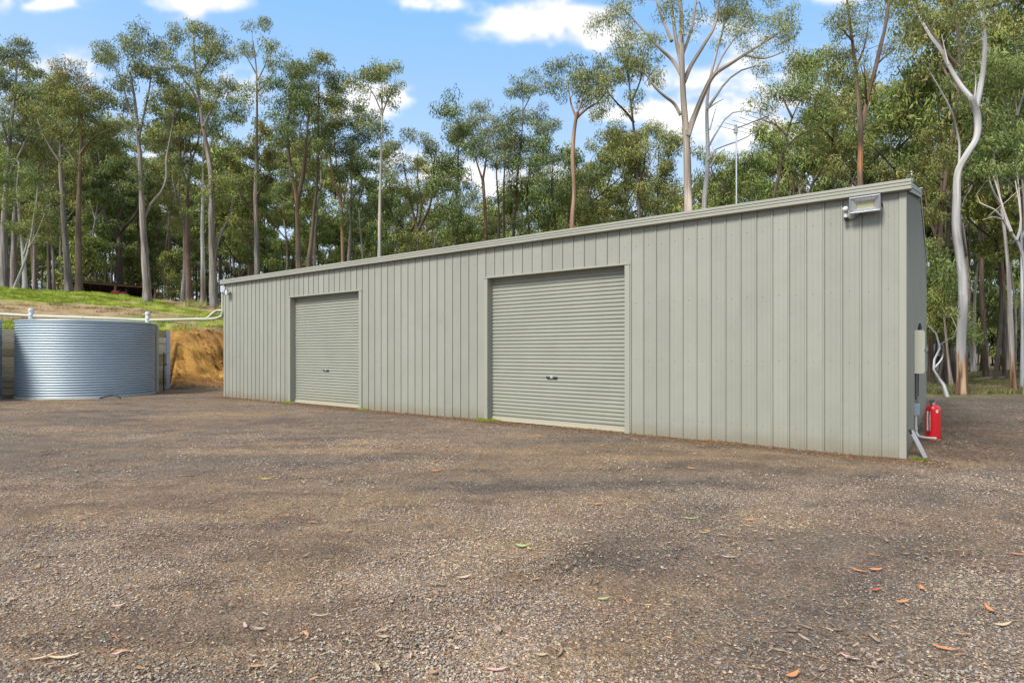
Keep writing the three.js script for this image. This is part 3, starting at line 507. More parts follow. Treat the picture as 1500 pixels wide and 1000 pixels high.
// far open shelter and the mower in its mouth, beyond the crest
{
  const o = thing('open_shelter', 'low open timber shelter with a rusty roof beyond the grassy crest', 'shelter');
  const D = 56, mid = W3(167, 416, D), yaw = Math.atan2(-mid.x, -mid.z), gy = groundAt(mid.x, mid.z) - 0.2, K = Math.hypot(mid.x, mid.z), wid = 127 / F * D * Math.cos(yaw) * 1.0, rust = std({ color: rgb(0.05, 0.030, 0.022), roughness: 0.9, map: grime }), tim = std({ color: rgb(0.40, 0.27, 0.165), roughness: 0.9, map: woodTex });
  o.position.set(mid.x, gy, mid.z); o.rotation.y = yaw;
  const top = mid.y - gy, tilt = -0.035, hw = wid / 2, yAt = (x) => top + x * tilt;
  const plank = (x0, x1, dy, th, z0, z1, drop = 0) => { const g = box(1, 1, 1), p = g.attributes.position; for (let i = 0; i < p.count; i++) { const x = lerp(x0, x1, p.getX(i) + 0.5), fz = p.getZ(i) + 0.5; p.setXYZ(i, x, yAt(x) + dy + p.getY(i) * th - (1 - fz) * drop, lerp(z1, z0, fz)); } g.computeVertexNormals(); return g; };
  for (let k = 0; k < 9; k++) mesh('roof_sheet', plank(-hw + k * wid / 9, -hw + (k + 1) * wid / 9 - 0.015, k % 2 * 0.012, 0.05, 0.35, -4, 0.85), rust, o);
  mesh('fascia_board', plank(-hw + 0.05, hw - 0.05, -0.09, 0.13, 0.22, 0.17), tim, o);
  for (const f of [-0.97, 0.02, 0.97]) { const x = hw * f, y = yAt(x) - 0.05; mesh('post', cyl(0.11, 0.14, y, x, y / 2, 0.05, 10), tim, o); }
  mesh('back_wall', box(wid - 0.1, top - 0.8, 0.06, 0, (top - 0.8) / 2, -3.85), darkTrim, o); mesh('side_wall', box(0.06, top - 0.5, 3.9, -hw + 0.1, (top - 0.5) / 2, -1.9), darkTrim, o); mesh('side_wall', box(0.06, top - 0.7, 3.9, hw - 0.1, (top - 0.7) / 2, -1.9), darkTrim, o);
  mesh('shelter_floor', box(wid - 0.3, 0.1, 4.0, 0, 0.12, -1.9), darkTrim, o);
  let dc = 40, best = 1e9; for (let d = 38; d < 53; d += 0.2) { const x = (174 - CX) / F * d, y = HY - (terrain(x, d) - EYE) / d * F; if (y < best) { best = y; dc = d; } }
  const q = W3(174, 424, dc + 1), gq = groundAt(q.x, q.z), my = gq - 0.12, m = thing('ride_on_mower', 'small red ride on mower parked in front of the open shelter', 'mower', [q.x, my, q.z], 0.5);
  const red = std({ color: rgb(0.36, 0.025, 0.02), roughness: 0.45 }); m.scale.setScalar(0.62);
  mesh('bonnet', box(0.85, 0.42, 0.62, -0.35, 0.58, 0, 0.1), red, m); mesh('rear_body', box(0.75, 0.3, 0.7, 0.45, 0.5, 0, 0.08), red, m); mesh('seat', merge([box(0.4, 0.1, 0.42, 0.5, 0.72, 0, 0.03), box(0.1, 0.36, 0.42, 0.72, 0.9, 0, 0.03)]), darkMetal, m);
  for (const [x, z, r] of [[-0.55, 0.38, 0.2], [-0.55, -0.38, 0.2], [0.55, 0.42, 0.28], [0.55, -0.42, 0.28]]) { const g = new THREE.TorusGeometry(r - 0.08, 0.085, 8, 18); g.translate(x, r, z); mesh('wheel', g, darkMetal, m); }
  mesh('steering_wheel', (() => { const g = new THREE.TorusGeometry(0.15, 0.018, 6, 18); g.rotateX(1.1); g.rotateY(Math.PI / 2); g.translate(0.08, 0.95, 0); return g; })(), darkMetal, m); mesh('mower_deck', box(0.7, 0.14, 0.95, 0, 0.24, 0, 0.05), darkMetal, m);
}
// small pale building glimpsed through the trees
{
  const b = W3(1374, 515, 62), o = thing('white_cabin', 'small white cabin glimpsed through the trees beside the crooked dead trunk', 'cabin', [b.x, groundAt(b.x, b.z), b.z], -0.3);
  const wt = std({ color: rgb(0.72, 0.76, 0.68), roughness: 0.6 });
  for (let k = 0; k < 9; k++) mesh('weatherboard', box(4.2, 0.235, 0.05, 0, 0.12 + k * 0.24, 1.5 - (k % 2) * 0.002), wt, o);
  mesh('wall', box(4.15, 2.2, 2.9, 0, 1.1, 0), wt, o); mesh('window', box(0.9, 0.8, 0.06, -0.7, 1.35, 1.52), darkTrim, o); mesh('roof', (() => { const g = new THREE.CylinderGeometry(0.01, 2.0, 0.9, 4, 1).toNonIndexed(); g.rotateY(Math.PI / 4); g.scale(1.7, 1, 1.25); g.translate(0, 2.65, 0); g.computeVertexNormals(); return g; })(), std({ color: rgb(0.42, 0.45, 0.43), roughness: 0.5, metalness: 0.4 }), o);
}

// ───────────────────────── gum trees ─────────────────────────
function barkTex(seed, base, dark, scaleX, scaleY, contrast) {
  return dataTex(256, (u, v) => { const a = fbm(u * scaleX + seed, v * scaleY, 4, 0), b = fbm(u * 4 + seed, v * 6 + 3, 3), s = sstep(0.5 - contrast, 0.5 + contrast, a) * 0.7 + 0.3 * b; const w = 0.86 + 0.28 * fbm(u * 3 + seed * 2, v * 2.5, 3); return [0, 1, 2].map((i) => lerp(dark[i], base[i], s) * w); }, true, 512);
}
const barkMat = (tex, bump) => std({ map: tex, bumpMap: tex, bumpScale: bump, roughness: 0.92, vertexColors: true });
const BARK = {
  grey: barkMat(barkTex(1, [0.37, 0.325, 0.285], [0.12, 0.10, 0.085], 22, 3, 0.14), 0.05),
  brown: barkMat(barkTex(2, [0.235, 0.165, 0.115], [0.065, 0.045, 0.033], 38, 4, 0.22), 0.04),
  dark: barkMat(barkTex(3, [0.135, 0.105, 0.08], [0.04, 0.032, 0.026], 34, 5, 0.2), 0.03),
  pale: barkMat(barkTex(4, [0.50, 0.46, 0.415], [0.27, 0.245, 0.22], 9, 2.2, 0.18), 0.006),
  white: barkMat(barkTex(5, [0.56, 0.54, 0.515], [0.30, 0.30, 0.30], 7, 1.6, 0.22), 0.005),
  cream: barkMat(barkTex(6, [0.50, 0.42, 0.325], [0.20, 0.175, 0.155], 12, 1.5, 0.14), 0.012),
  orange: barkMat(barkTex(7, [0.42, 0.25, 0.145], [0.16, 0.105, 0.07], 20, 3, 0.2), 0.02),
};
const BARKTWIG = { grey: [0.30, 0.25, 0.20], brown: [0.17, 0.12, 0.085], dark: [0.09, 0.07, 0.055], pale: [0.45, 0.40, 0.35], white: [0.50, 0.47, 0.43], cream: [0.42, 0.35, 0.28], orange: [0.27, 0.18, 0.12] };
const twigMats = {}; for (const k in BARKTWIG) twigMats[k] = std({ color: rgb(...BARKTWIG[k]), roughness: 0.9 });
const leafMat = new THREE.MeshPhysicalMaterial({ color: 0xffffff, vertexColors: true, roughness: 0.8, side: THREE.DoubleSide, transmission: 0.35, thickness: 0, specularIntensity: 0.25 });
// one spray of hanging gum leaves, about a metre across
function spray(seed, n, len, wid, flat = 0.66) {
  const r = rngOf(seed), pos = [], col = [], nor = [];
  for (let i = 0; i < n; i++) {
    const a = r() * 6.283, e = Math.pow(r(), 0.5) * 0.52, c = V(Math.cos(a) * e, (r() - 0.42) * 2 * 0.5 * flat * Math.sqrt(1 - e * e), Math.sin(a) * e);
    const dir = V((r() - 0.5) * 1.5, -0.75 - r() * 0.8 + (r() < 0.25 ? 1.1 : 0), (r() - 0.5) * 1.5).normalize(), side = V(r() - 0.5, (r() - 0.5) * 0.7, r() - 0.5).cross(dir).normalize();
    const L = len * (0.6 + 0.7 * r()), w = wid * (0.7 + 0.6 * r()), bend = side.clone().cross(dir).multiplyScalar(L * 0.12);
    const p0 = c, p1 = c.clone().addScaledVector(dir, L * 0.42).addScaledVector(side, w / 2).add(bend), p2 = c.clone().addScaledVector(dir, L), p3 = c.clone().addScaledVector(dir, L * 0.42).addScaledVector(side, -w / 2).add(bend);
    const k = 0.62 + 0.8 * r(), y = r() < 0.12 ? 1.35 : 1, bl = 0.8 + 0.5 * r();
    const out = c.clone().setY(c.y * 1.2 + 0.22).normalize(), quad = [p0, p1, p2, p0, p2, p3], fn = p1.clone().sub(p0).cross(p2.clone().sub(p0)).normalize();
    if (fn.dot(out) < 0) { quad.reverse(); fn.negate(); }
    const nn = fn.multiplyScalar(0.55).addScaledVector(out, 0.75).normalize();   // leaves of one spray catch the light together
    for (const p of quad) { pos.push(p.x, p.y, p.z); nor.push(nn.x, nn.y, nn.z); col.push(k * y, k, k * bl); }
  }
  const g = new THREE.BufferGeometry(); g.setAttribute('position', new THREE.Float32BufferAttribute(pos, 3)); g.setAttribute('color', new THREE.Float32BufferAttribute(col, 3)); g.setAttribute('normal', new THREE.Float32BufferAttribute(nor, 3)); return g;
}
const SPRAYS = { near: [spray(11, 120, 0.145, 0.034), spray(12, 120, 0.14, 0.035)], mid: [spray(13, 96, 0.19, 0.048), spray(14, 96, 0.20, 0.050)], far: [spray(15, 62, 0.27, 0.080), spray(16, 62, 0.27, 0.080)], droop: [spray(17, 150, 0.16, 0.030, 1.15)], dense: [spray(18, 150, 0.14, 0.045, 0.9)] };
const TONES = { olive: [0.300, 0.338, 0.106], green: [0.238, 0.315, 0.090], blue: [0.262, 0.315, 0.136], deep: [0.200, 0.268, 0.090], gold: [0.340, 0.322, 0.104], bright: [0.305, 0.360, 0.096] };
const parsePath = (s) => s.trim().split(/\s+/).map((p) => p.split(',').map(Number));

// skeleton → meshes. stems: [{ nodes, radii, name }], blobs: [{ c, r:[x,y,z], n, size }], all relative to the tree's base
function growTree(o, rnd, stems, blobs, bark, tone, kind, opt = {}) {
  const nodes = [], tint = rnd();                         // p, r, level, direction
  const addStem = (s, i) => {
    const col = opt.stemColor ? (p, a, k, run) => opt.stemColor(p, a, k, run, i) : (p, a, k, run) => { const n = 0.62 + 0.72 * fbm(a * 1.3 + tint * 9, run * 0.55 + tint * 31, 3), w = (vnoise(run * 0.35 + tint * 17, 4) - 0.5) * 0.16; return [n * (1 + w), n, n * (1 - w)]; };
    const g = tube(s.pts, s.rad, opt.seg ? 22 : s.rad[0] > 0.12 ? 12 : 8, { color: col, lump: s.rad[0] > 0.1 ? 0.32 : 0.2, lumpFreq: 0.7, seed: rnd() * 50, around: Math.max(1, Math.round(s.rad[0] * 6)), along: 0.28, caps: 1 });
    mesh(i ? 'limb' : 'trunk', g, BARK[bark], o);
    s.pts.forEach((p, k) => { if (opt.seg && k % 4) return; if (k / s.pts.length > (s.from ?? 0.3)) nodes.push({ p, r: s.rad[k], n: 0, d: s.pts[Math.min(k + 1, s.pts.length - 1)].clone().sub(s.pts[Math.max(0, k - 1)]).normalize() }); });
  };
  stems.forEach(addStem);
  const pts = [];
  for (const b of blobs) {                               // leaves gather in tufts with gaps between them
    const ball = () => { let u; do u = V(rnd() * 2 - 1, rnd() * 2 - 1, rnd() * 2 - 1); while (u.lengthSq() > 1); return u; };
    const tufts = Array.from({ length: Math.max(1, Math.ceil(b.n / 2.4)) }, () => { const u = ball().normalize().multiplyScalar(Math.pow(rnd(), 0.42)); return V(b.c.x + u.x * b.r[0], b.c.y + (u.y * 0.95 + 0.05) * b.r[1], b.c.z + u.z * b.r[2]); });
    for (let i = 0; i < b.n; i++) { const u = ball(), c = tufts[i % tufts.length], w = 0.76 * (opt.size ?? 1); pts.push({ p: V(c.x + u.x * w, c.y + u.y * w * 0.7, c.z + u.z * w), b }); }
  }
  pts.forEach((a) => { a.dist = Math.min(...nodes.map((n) => n.p.distanceToSquared(a.p))); });
  pts.sort((a, b) => a.dist - b.dist);
  const twigs = [], list = SPRAYS[kind].map(() => []), size = opt.size ?? 1;
  const t = TONES[tone], q = new THREE.Quaternion(), M = () => new THREE.Matrix4();
  for (const a of pts) {
    let best = null, bc = 1e9;
    for (const n of nodes) { const dx = n.p.distanceTo(a.p), c = dx * (1 + 0.8 * Math.max(0, (n.p.y - a.p.y) / (dx + 0.01))) + (n.lvl || 0) * 0.12; if (c < bc) { bc = c; best = n; } }
    const L = best.p.distanceTo(a.p);
    if (L > 0.22) {
      const m1 = best.p.clone().addScaledVector(best.d, L * 0.3).lerp(a.p, 0.25), m2 = best.p.clone().lerp(a.p, 0.7); m2.y += L * 0.06; for (const m of [m1, m2]) m.add(V(rnd() - 0.5, rnd() - 0.5, rnd() - 0.5).multiplyScalar(L * 0.16));
      const seg = L > 1.2 ? 6 : 3, c = new THREE.CatmullRomCurve3([best.p, m1, m2, a.p]).getPoints(seg), r0 = Math.min(best.r * 0.75, 0.012 + 0.016 * L + (opt.twig ?? 0.011)), r1 = 0.007;
      twigs.push([c, c.map((_, i) => lerp(r0, r1, i / seg)), L]);
      for (let i = 1; i <= seg; i++) nodes.push({ p: c[i], r: lerp(r0, r1, i / seg), lvl: (best.lvl || 0) + 1, d: c[i].clone().sub(c[i - 1]).normalize() });
    }
    const cnt = a.b.per ?? 2;
    for (let j = 0; j < cnt; j++) {
      const s = size * (a.b.size ?? 1) * (0.6 + 0.7 * rnd()), p = a.p.clone().add(V(rnd() - 0.5, (rnd() - 0.5) * 0.5, rnd() - 0.5).multiplyScalar(j ? 0.62 * s : 0.15));
      q.setFromEuler(new THREE.Euler((rnd() - 0.5) * 0.7, rnd() * 6.28, (rnd() - 0.5) * 0.7));
      const v = 0.8 + 0.42 * rnd(), w = 0.93 + 0.14 * rnd(), tt = a.b.tone ? TONES[a.b.tone] : t;
      list[(rnd() * list.length) | 0].push([M().compose(p, q, V(s, s * (0.85 + 0.3 * rnd()), s)), rgb(tt[0] * v * w, tt[1] * v, tt[2] * v / w)]);
    }
  }
  if (twigs.length) {
    const big = twigs.filter((x) => x[2] > 0.4);
    if (big.length) tag(mesh('branch', merge(big.map(([c, r, L]) => tube(c, r, L > 1.6 ? 5 : 3))), twigMats[bark], o), null, null, null, 'stuff');
  }
  list.forEach((l, i) => { if (l.length) stuffOf('crown', SPRAYS[kind][i], leafMat, l, o); });
}
// a tree measured from the photograph: stem lines and leaf masses as pixel positions at the tree's distance
let treeSeed = 100;
function gum(label, bark, d, width, trunk, limbs, crown, tone = 'olive', kind = 'mid', opt = {}) {
  const rnd = rngOf(treeSeed++ * 7919), T = parsePath(trunk), s = d / F;
  const bx = (T[0][0] - CX) * s, base = V(bx, groundAt(bx, -d) - 0.08, -d);
  const o = thing('gum_tree', label, 'tree', base.toArray(), 0, opt.group);
  const wander = rnd() * 10, at = (px, py, dz) => { const dd = d + dz; return W3(px, py, dd).sub(base); };
  const mk = (P, w0, w1, dz0, dz1, ground) => {
    const n = P.length, pts = P.map(([x, y], i) => at(x, y, lerp(dz0, dz1, i / (n - 1)) + (i ? (vnoise(wander + i * 0.9, 3) - 0.5) * 0.5 : 0)));
    if (ground && pts[0].y > 0.3) pts.unshift(V(pts[0].x * 0.15 + (pts[0].x - pts[1].x) * 0.1, 0, 0)); else if (ground) pts[0].set(0, 0, 0);
    const len = pts.reduce((a, p, i) => a + (i ? p.distanceTo(pts[i - 1]) : 0), 0), m = Math.max(6, Math.round(len / (opt.seg ?? 0.55))), c = curve(pts, m);
    const r0 = w0 / 2 * s * (width > 20 ? 0.86 : 0.72), r1 = w1 / 2 * s * 0.72; return { pts: c, rad: c.map((_, i) => lerp(r0, r1, Math.pow(i / m, 0.9)) * (ground ? 1 + 0.32 * Math.exp(-i * (opt.seg ?? 0.55) / 0.5) : 1)) };
  };
  const stems = [Object.assign(mk(T, width, opt.top ?? width * 0.2, 0, opt.lean ?? 0, true), { from: opt.from ?? 0.45 })];
  for (const l of limbs) { const [w, path] = l.split('|'), dz = (rnd() - 0.5) * 3.2, [w0, w1] = w.split('>').map(Number); stems.push(Object.assign(mk(parsePath(path), w0, w1 ?? w0 * 0.35, 0, dz, false), { from: 0.15 })); }
  const close = d < 27; if (close) opt.size ??= 0.74;
  const dens = (opt.dens ?? 1) * (close ? 1.5 : 1), blobs = crown.split(';').map((b) => b.trim()).filter(Boolean).map((b) => {
    const [x, y, rx, ry, f, tn] = b.split(','), dz = (rnd() - 0.5) * (opt.deep ?? 3.4), R = [rx * s, ry * s, Math.max(0.7, (+rx * 0.6 + +ry * 0.4) * s)];
    const n = Math.max(2, Math.round((R[0] * R[1] * 3.7 + 2) * dens * (f ? +f : 1)));
    return { c: at(+x, +y, dz), r: R, n, tone: tn?.trim(), per: opt.per };
  });
  if (!(opt.from > 0.55) && d > 30) for (let i = 0; i < 3; i++) { const P = stems[0].pts, p = P[Math.round(P.length * lerp(0.42, 0.85, rnd()))]; if (p) blobs.push({ c: p.clone().add(V((rnd() - 0.5) * 1.6, 0.2, (rnd() - 0.5) * 1.6)), r: [0.8, 0.6, 0.8], n: 2 + Math.floor(rnd() * 3) }); }
  growTree(o, rnd, stems, blobs, bark, tone, kind, opt);
  return o;
}
// ── hill crest, left of the shed ──
gum('tall dark crowned gum cut by the left photo edge, its crown the highest there', 'grey', 44, 15, '6,420 5,330 9,260 14,200 22,130 24,90', ['6>3|9,265 28,225 45,190', '5>2|12,215 2,180 -12,150'], '15,62,42,22;42,88,28,20;14,120,48,26;50,150,34,20;2,170,40,22;30,190,30,16;-30,110,40,40', 'blue');
gum('grey gum with a straight trunk just inside the left photo edge', 'grey', 47, 12, '19,418 20,350 22,290 28,235 34,190', ['4>2|22,300 40,262 62,240'], '30,185,30,18;45,215,30,18;20,225,28,18;60,235,25,14;0,240,28,20', 'olive');
gum('thin pale gum that forks low beside the left photo edge', 'pale', 41, 9, '36,416 33,370 28,320 24,280 27,240', ['5>2|35,372 46,335 52,300 55,270'], '28,235,24,14;54,262,22,14;12,262,22,14;40,285,18,10', 'green', 'mid', { dens: 0.8 });
gum('slim dead pale stem leaning between the trunks at the far left', 'pale', 40, 6, '22,418 35,385 45,345 50,305', ['3>1|40,365 52,345 60,325'], '51,300,8,6', 'olive', 'mid', { dens: 0.4 });
gum('thin straight grey gum third from the left on the grassy crest', 'grey', 49, 8, '50,417 50,350 52,290 58,230 62,180', [], '62,165,28,22;70,195,28,18;50,205,24,16;80,140,26,18', 'blue');
gum('dark slender gum with bare lower trunk in front of the left thicket', 'dark', 52, 8, '72,418 70,350 70,280 74,220', [], '74,210,28,18;80,240,26,16;60,250,22,14;90,225,22,16', 'deep');
gum('stout grey gum left of the twin trunks by the open shelter', 'grey', 43, 14, '100,420 95,350 91,290 88,235 90,180 95,140', ['5>2|89,240 70,210 58,185', '5>2|90,215 112,185 128,170'], '92,128,26,18;75,150,26,18;110,160,26,16;60,180,24,14;125,150,24,16;98,190,30,14;135,175,24,14', 'olive');
gum('grey gum with an orange tinged top standing before the open shelter', 'brown', 42, 14, '115,422 114,350 115,290 117,230 119,180 112,140', ['6>2|117,225 138,200 160,190', '5>2|116,250 98,220 82,205'], '106,112,38,14,1.2,gold;128,125,30,14,1,gold;90,135,26,14;118,150,34,14;142,150,24,16;160,182,24,12;85,200,24,12;120,200,32,14;145,215,22,12', 'olive');
gum('thin leaning pale stem behind the shelter roof', 'grey', 50, 6, '78,415 76,360 70,310 60,270', [], '60,262,22,14;75,280,20,12', 'olive');
gum('dark many limbed gum rising behind the open shelter roof', 'dark', 58, 17, '175,416 174,370 175,330 172,290', ['8>3|174,350 158,325 150,300', '8>3|175,340 195,318 207,295', '6>2|175,318 190,280 196,255'], '172,275,30,22;150,290,26,18;200,285,26,18;185,250,30,18;160,250,24,16;205,255,20,14;140,262,20,14', 'deep', 'far');
gum('tall forked gum at the right end of the open shelter with a flat topped crown', 'grey', 41, 16, '215,432 212,380 209,330 206,270 204,225 201,185 196,140 190,105', ['6>2|202,190 186,150 178,120 165,92', '6>2|203,200 212,160 219,125 221,95', '6>2|211,320 220,300 235,282 243,262 243,235 250,195 256,160'], '168,74,36,12;195,66,30,11;218,52,22,10;150,84,26,10;180,90,34,12;212,78,28,14;176,118,26,12,.7;165,150,20,14,.6;222,110,24,14;240,178,20,18;236,205,22,14;256,150,22,16;190,140,26,12,.5;182,210,24,14,.7', 'blue', 'mid');
gum('slim gum with two upright limbs between the forked gum and the peeling trunks', 'grey', 47, 9, '268,436 270,380 268,330 258,290 252,262', ['4>2|262,300 262,260 270,220 272,185'], '250,250,20,14;272,175,22,16;260,205,20,14;238,232,18,12;282,215,20,14', 'olive');
gum('shaggy brown trunk gum left of the white stem near the shed corner', 'brown', 46, 13, '277,440 275,380 274,320 275,270 279,235 276,190', ['5>2|275,280 265,240 262,200 262,160', '4>2|279,240 290,205 292,170'], '262,150,22,18;278,175,26,18;292,160,22,14;250,180,20,16;270,120,26,18;300,185,22,14', 'blue');
gum('white barked gum with shaggy peeling base near the far shed corner', 'white', 44, 10, '297,442 297,390 296,330 297,280 297,235 299,200 306,165', ['4>2|298,235 312,205 322,180'], '305,150,26,16;322,170,26,16;290,185,22,14;335,150,24,16;318,200,24,14', 'green', 'mid', { stemColor: (p, a, k) => { const b = sstep(0.24, 0.12, k + 0.05 * Math.sin(a * 3)); return [lerp(1, 0.52, b), lerp(1, 0.42, b), lerp(1, 0.36, b)]; } });
gum('tallest gum above the far shed corner, thick trunk and a wide open crown', 'grey', 41, 16, '313,443 311,380 309,320 309,265 304,225 297,185 291,140 285,95 283,55', ['6>2|297,186 312,155 325,128', '6>2|293,155 278,128 262,108 250,98', '5>2|288,115 305,90 312,70', '7>3|310,390 322,345 338,310 342,285'], '282,34,40,15;262,52,28,12;312,62,26,12;296,84,40,14;262,78,26,14;318,92,22,14;250,100,26,14;332,132,30,16,1.1,bright;350,150,28,14,1,bright;262,126,26,14;300,122,24,12,.6;244,140,20,12;345,270,26,16;330,290,24,14;318,165,24,12', 'olive');
// ── behind the far half of the shed ──
gum('very tall slim gum with a small tiered top, just right of the far shed corner', 'grey', 43, 11, '376,402 375,340 374,280 375,235 376,185 376,140 375,100 370,60', ['3>1.5|376,120 388,95 394,74', '3>1.5|376,135 392,120 400,105', '3>1.5|375,108 362,85 352,70'], '368,38,24,10;392,66,26,10;352,72,16,8,.7;372,78,18,8,.6;397,98,20,12;385,118,16,8,.5', 'olive', 'mid', { from: 0.6 });
gum('round crowned brown gum hiding behind the tall slim gum', 'brown', 50, 14, '366,404 367,350 368,300 370,260', ['5>2|368,310 350,280 340,255', '6>2|369,300 388,270 400,250'], '378,200,34,18,1.1,gold;360,225,36,20;392,228,30,18;352,256,30,16,1,green;385,262,34,18,1,deep;405,268,24,14;340,240,24,14;370,182,24,10', 'olive', 'far');
gum('forked gum with an orange streak at the fork behind the shed roof', 'brown', 42, 14, '437,396 436,350 435,310 434,292 428,260 423,225 422,185 425,140', ['8>3|435,300 442,262 446,225 450,190 452,160', '4>1.5|441,275 447,250 450,215 460,195'], '428,96,26,16;414,120,24,18;440,130,24,18;405,150,22,16;425,165,28,18;450,150,22,18;412,190,22,16;440,195,22,14;395,128,16,12', 'deep', 'mid', { stemColor: (p, a, k, run, i) => { const f = i ? 0 : Math.exp(-Math.pow((k - 0.52) / 0.05, 2)) * (Math.sin(a * 2 + 1) > 0 ? 1 : 0.2); return [lerp(1, 1.9, f), lerp(1, 1.25, f), lerp(1, 0.75, f)]; } });
gum('leaning slim gum beside the forked gum, bark shed in strips', 'brown', 44, 11, '451,397 456,350 460,310 464,270 465,220 466,170 467,125', ['4>1.5|465,230 476,195 486,170'], '462,94,26,14;482,108,24,14;450,108,20,12;470,130,26,16;490,140,20,16;458,152,22,16;482,172,20,14;448,135,16,12', 'olive');
gum('gum with a bare orange patch high on its slim trunk', 'orange', 44, 10, '502,392 501,340 500,300 497,265 492,235 490,205', ['5>2|500,300 490,270 484,235 482,200', '4>2|500,310 508,270 512,235'], '488,185,24,18;500,160,22,18;476,205,22,16;512,215,24,16;495,128,20,16;485,145,22,14', 'deep', 'mid');
gum('straight grey gum half hidden by its leafy neighbour behind the shed', 'grey', 45, 10, '511,388 513,340 514,290 515,250 517,210', ['4>2|515,295 528,272 538,255'], '518,190,30,18;532,215,26,18;505,220,24,16;545,240,22,14;520,165,24,16;535,185,20,14;508,245,20,12', 'deep', 'mid');
gum('tall gum standing alone against the sky with a thin domed crown', 'pale', 41, 11, '556,381 556,330 557,280 558,230 559,190 560,160 556,135', ['4>1.5|560,168 548,140 535,120', '4>1.5|560,165 570,140 578,120', '3>1.2|559,160 560,130 555,108', '3>1.2|558,205 548,190 540,182'], '548,98,34,9;526,108,18,10;572,112,16,12;556,118,24,8,.5;582,132,9,10;515,122,12,10,.7;541,186,13,10;535,138,10,8,.5;575,150,8,8,.5', 'olive', 'mid', { from: 0.62 });
gum('dark leafy gum leaning left in the gap behind the shed roof', 'dark', 47, 11, '603,372 595,345 580,318 562,295', ['5>2|597,350 610,320 612,300'], '566,288,26,12;590,300,26,14;575,315,24,12;608,292,22,14;548,300,16,12', 'deep', 'mid');
gum('rounded loose crowned gum standing between the lone tall gum and the leafy column', 'brown', 43, 11, '613,372 612,345 615,320 620,295', ['7>2.5|613,340 602,300 596,270 592,245', '7>2.5|614,335 630,300 634,265 636,235', '6>2|618,305 612,265 611,230', '5>2|613,345 640,328 655,318'], '610,206,32,10;585,222,22,14;636,222,20,16;600,240,30,14,.7;628,250,24,16,.7;586,262,20,16;608,275,26,14,.7;640,280,18,14,.8;655,310,20,12;572,242,14,12', 'olive', 'mid', { dens: 1.0 });
gum('dense dark green column of leaves just left of centre behind the roof', 'dark', 40, 10, '668,366 668,320 670,270 671,220 672,180', [], '658,164,20,12;676,184,18,14;664,210,22,16;682,222,18,16;668,244,26,18;660,270,24,18;682,270,20,16;668,298,26,18;655,322,26,18;682,325,24,18;668,348,34,16,1.2,green', 'deep', 'mid', { dens: 1.5, from: 0.2 });
gum('slender gum with a v shaped fork right of the leafy column', 'orange', 43, 8, '712,360 711,320 709,285 707,262', ['5>2|707,264 699,240 692,215 688,200', '5>2|707,264 712,235 714,205 718,190'], '690,190,24,14;714,178,26,14;702,165,22,12;732,186,20,14;678,200,14,12', 'olive', 'mid', { from: 0.85, top: 6 });
gum('twin trunk gum with a thick grey green crown right of the v shaped gum', 'brown', 43, 9, '731,357 731,320 729,280 727,245 730,220', ['6>2.5|738,352 738,310 738,270 740,235'], '735,205,26,18;750,190,26,16;722,215,20,14;758,210,24,18;740,235,24,14;742,170,20,10', 'blue', 'mid');
gum('gum with a small crown lifted clear above the other trees near the centre', 'brown', 44, 9, '752,352 755,310 757,270 762,220 766,175 766,145', ['3>1.5|765,165 775,145 782,130'], '764,120,24,10;748,130,14,10;782,124,12,10;770,138,14,8,.6;790,168,30,14;778,195,30,16;802,185,26,16;765,215,26,14;795,215,28,14;770,245,22,14', 'blue', 'mid');
gum('slim gum with an angled limb low over the roof near the centre', 'brown', 45, 8, '775,350 774,320 772,290 776,250 784,215', ['4>2|773,310 762,285 752,270', '4>2|774,330 790,300 800,280'], '785,235,28,14;802,245,26,16;770,265,24,14;800,275,28,16,1,deep;785,300,28,16,1,deep', 'green', 'mid');
gum('tall gum with an orange brown bent trunk rising over the middle of the roof', 'orange', 36, 13, '838,338 839,310 841,290 841,265 839,235 840,205 843,180 846,165', ['7>2.5|845,172 858,160 875,150 885,138', '5>2|844,172 836,150 832,120', '5>2|846,165 856,135 862,110'], '848,108,30,13;826,112,22,12;868,104,24,14;842,132,26,13;862,126,24,12;884,130,18,12;856,150,18,10,.6;822,98,16,10', 'blue', 'mid', { from: 0.75, top: 7 });
gum('dense gum spreading dark leaves low over the roof left of the orange trunk', 'dark', 40, 11, '815,345 812,310 808,280 810,240', ['5>2|811,300 828,280 838,262', '5>2|809,290 795,265 788,250'], '806,215,28,16;822,235,26,16;795,245,24,16;825,265,28,16;805,285,30,18;832,292,26,16,1,green;790,312,26,14;815,318,30,14', 'deep', 'mid', { dens: 1.2 });
gum('dark angled gum crossing behind the roof right of the orange trunk', 'dark', 44, 9, '858,335 862,300 868,270 880,240 894,212', ['4>2|862,300 880,285 900,268 915,255', '4>2|864,290 852,265 848,245'], '895,200,28,14;880,190,26,14;905,225,26,14;870,215,24,14;912,250,24,12;855,240,20,12;890,260,28,14,1,deep;905,290,30,14;870,295,26,14', 'olive', 'mid');
gum('dark gum with a bent upper limb left of the big pale gum', 'dark', 34, 12, '937,328 936,295 935,265 932,230 929,195 926,165 922,125 918,85', ['6>2.5|929,180 918,165 905,152 893,138', '5>2|935,270 942,250 946,225', '4>2|925,150 938,118 942,90'], '916,68,26,16;896,90,26,16;938,84,24,14;890,118,22,16;918,112,26,16;945,120,22,14;900,150,20,14;948,215,26,16;925,205,28,16;955,245,26,14;915,235,22,14', 'olive', 'mid');
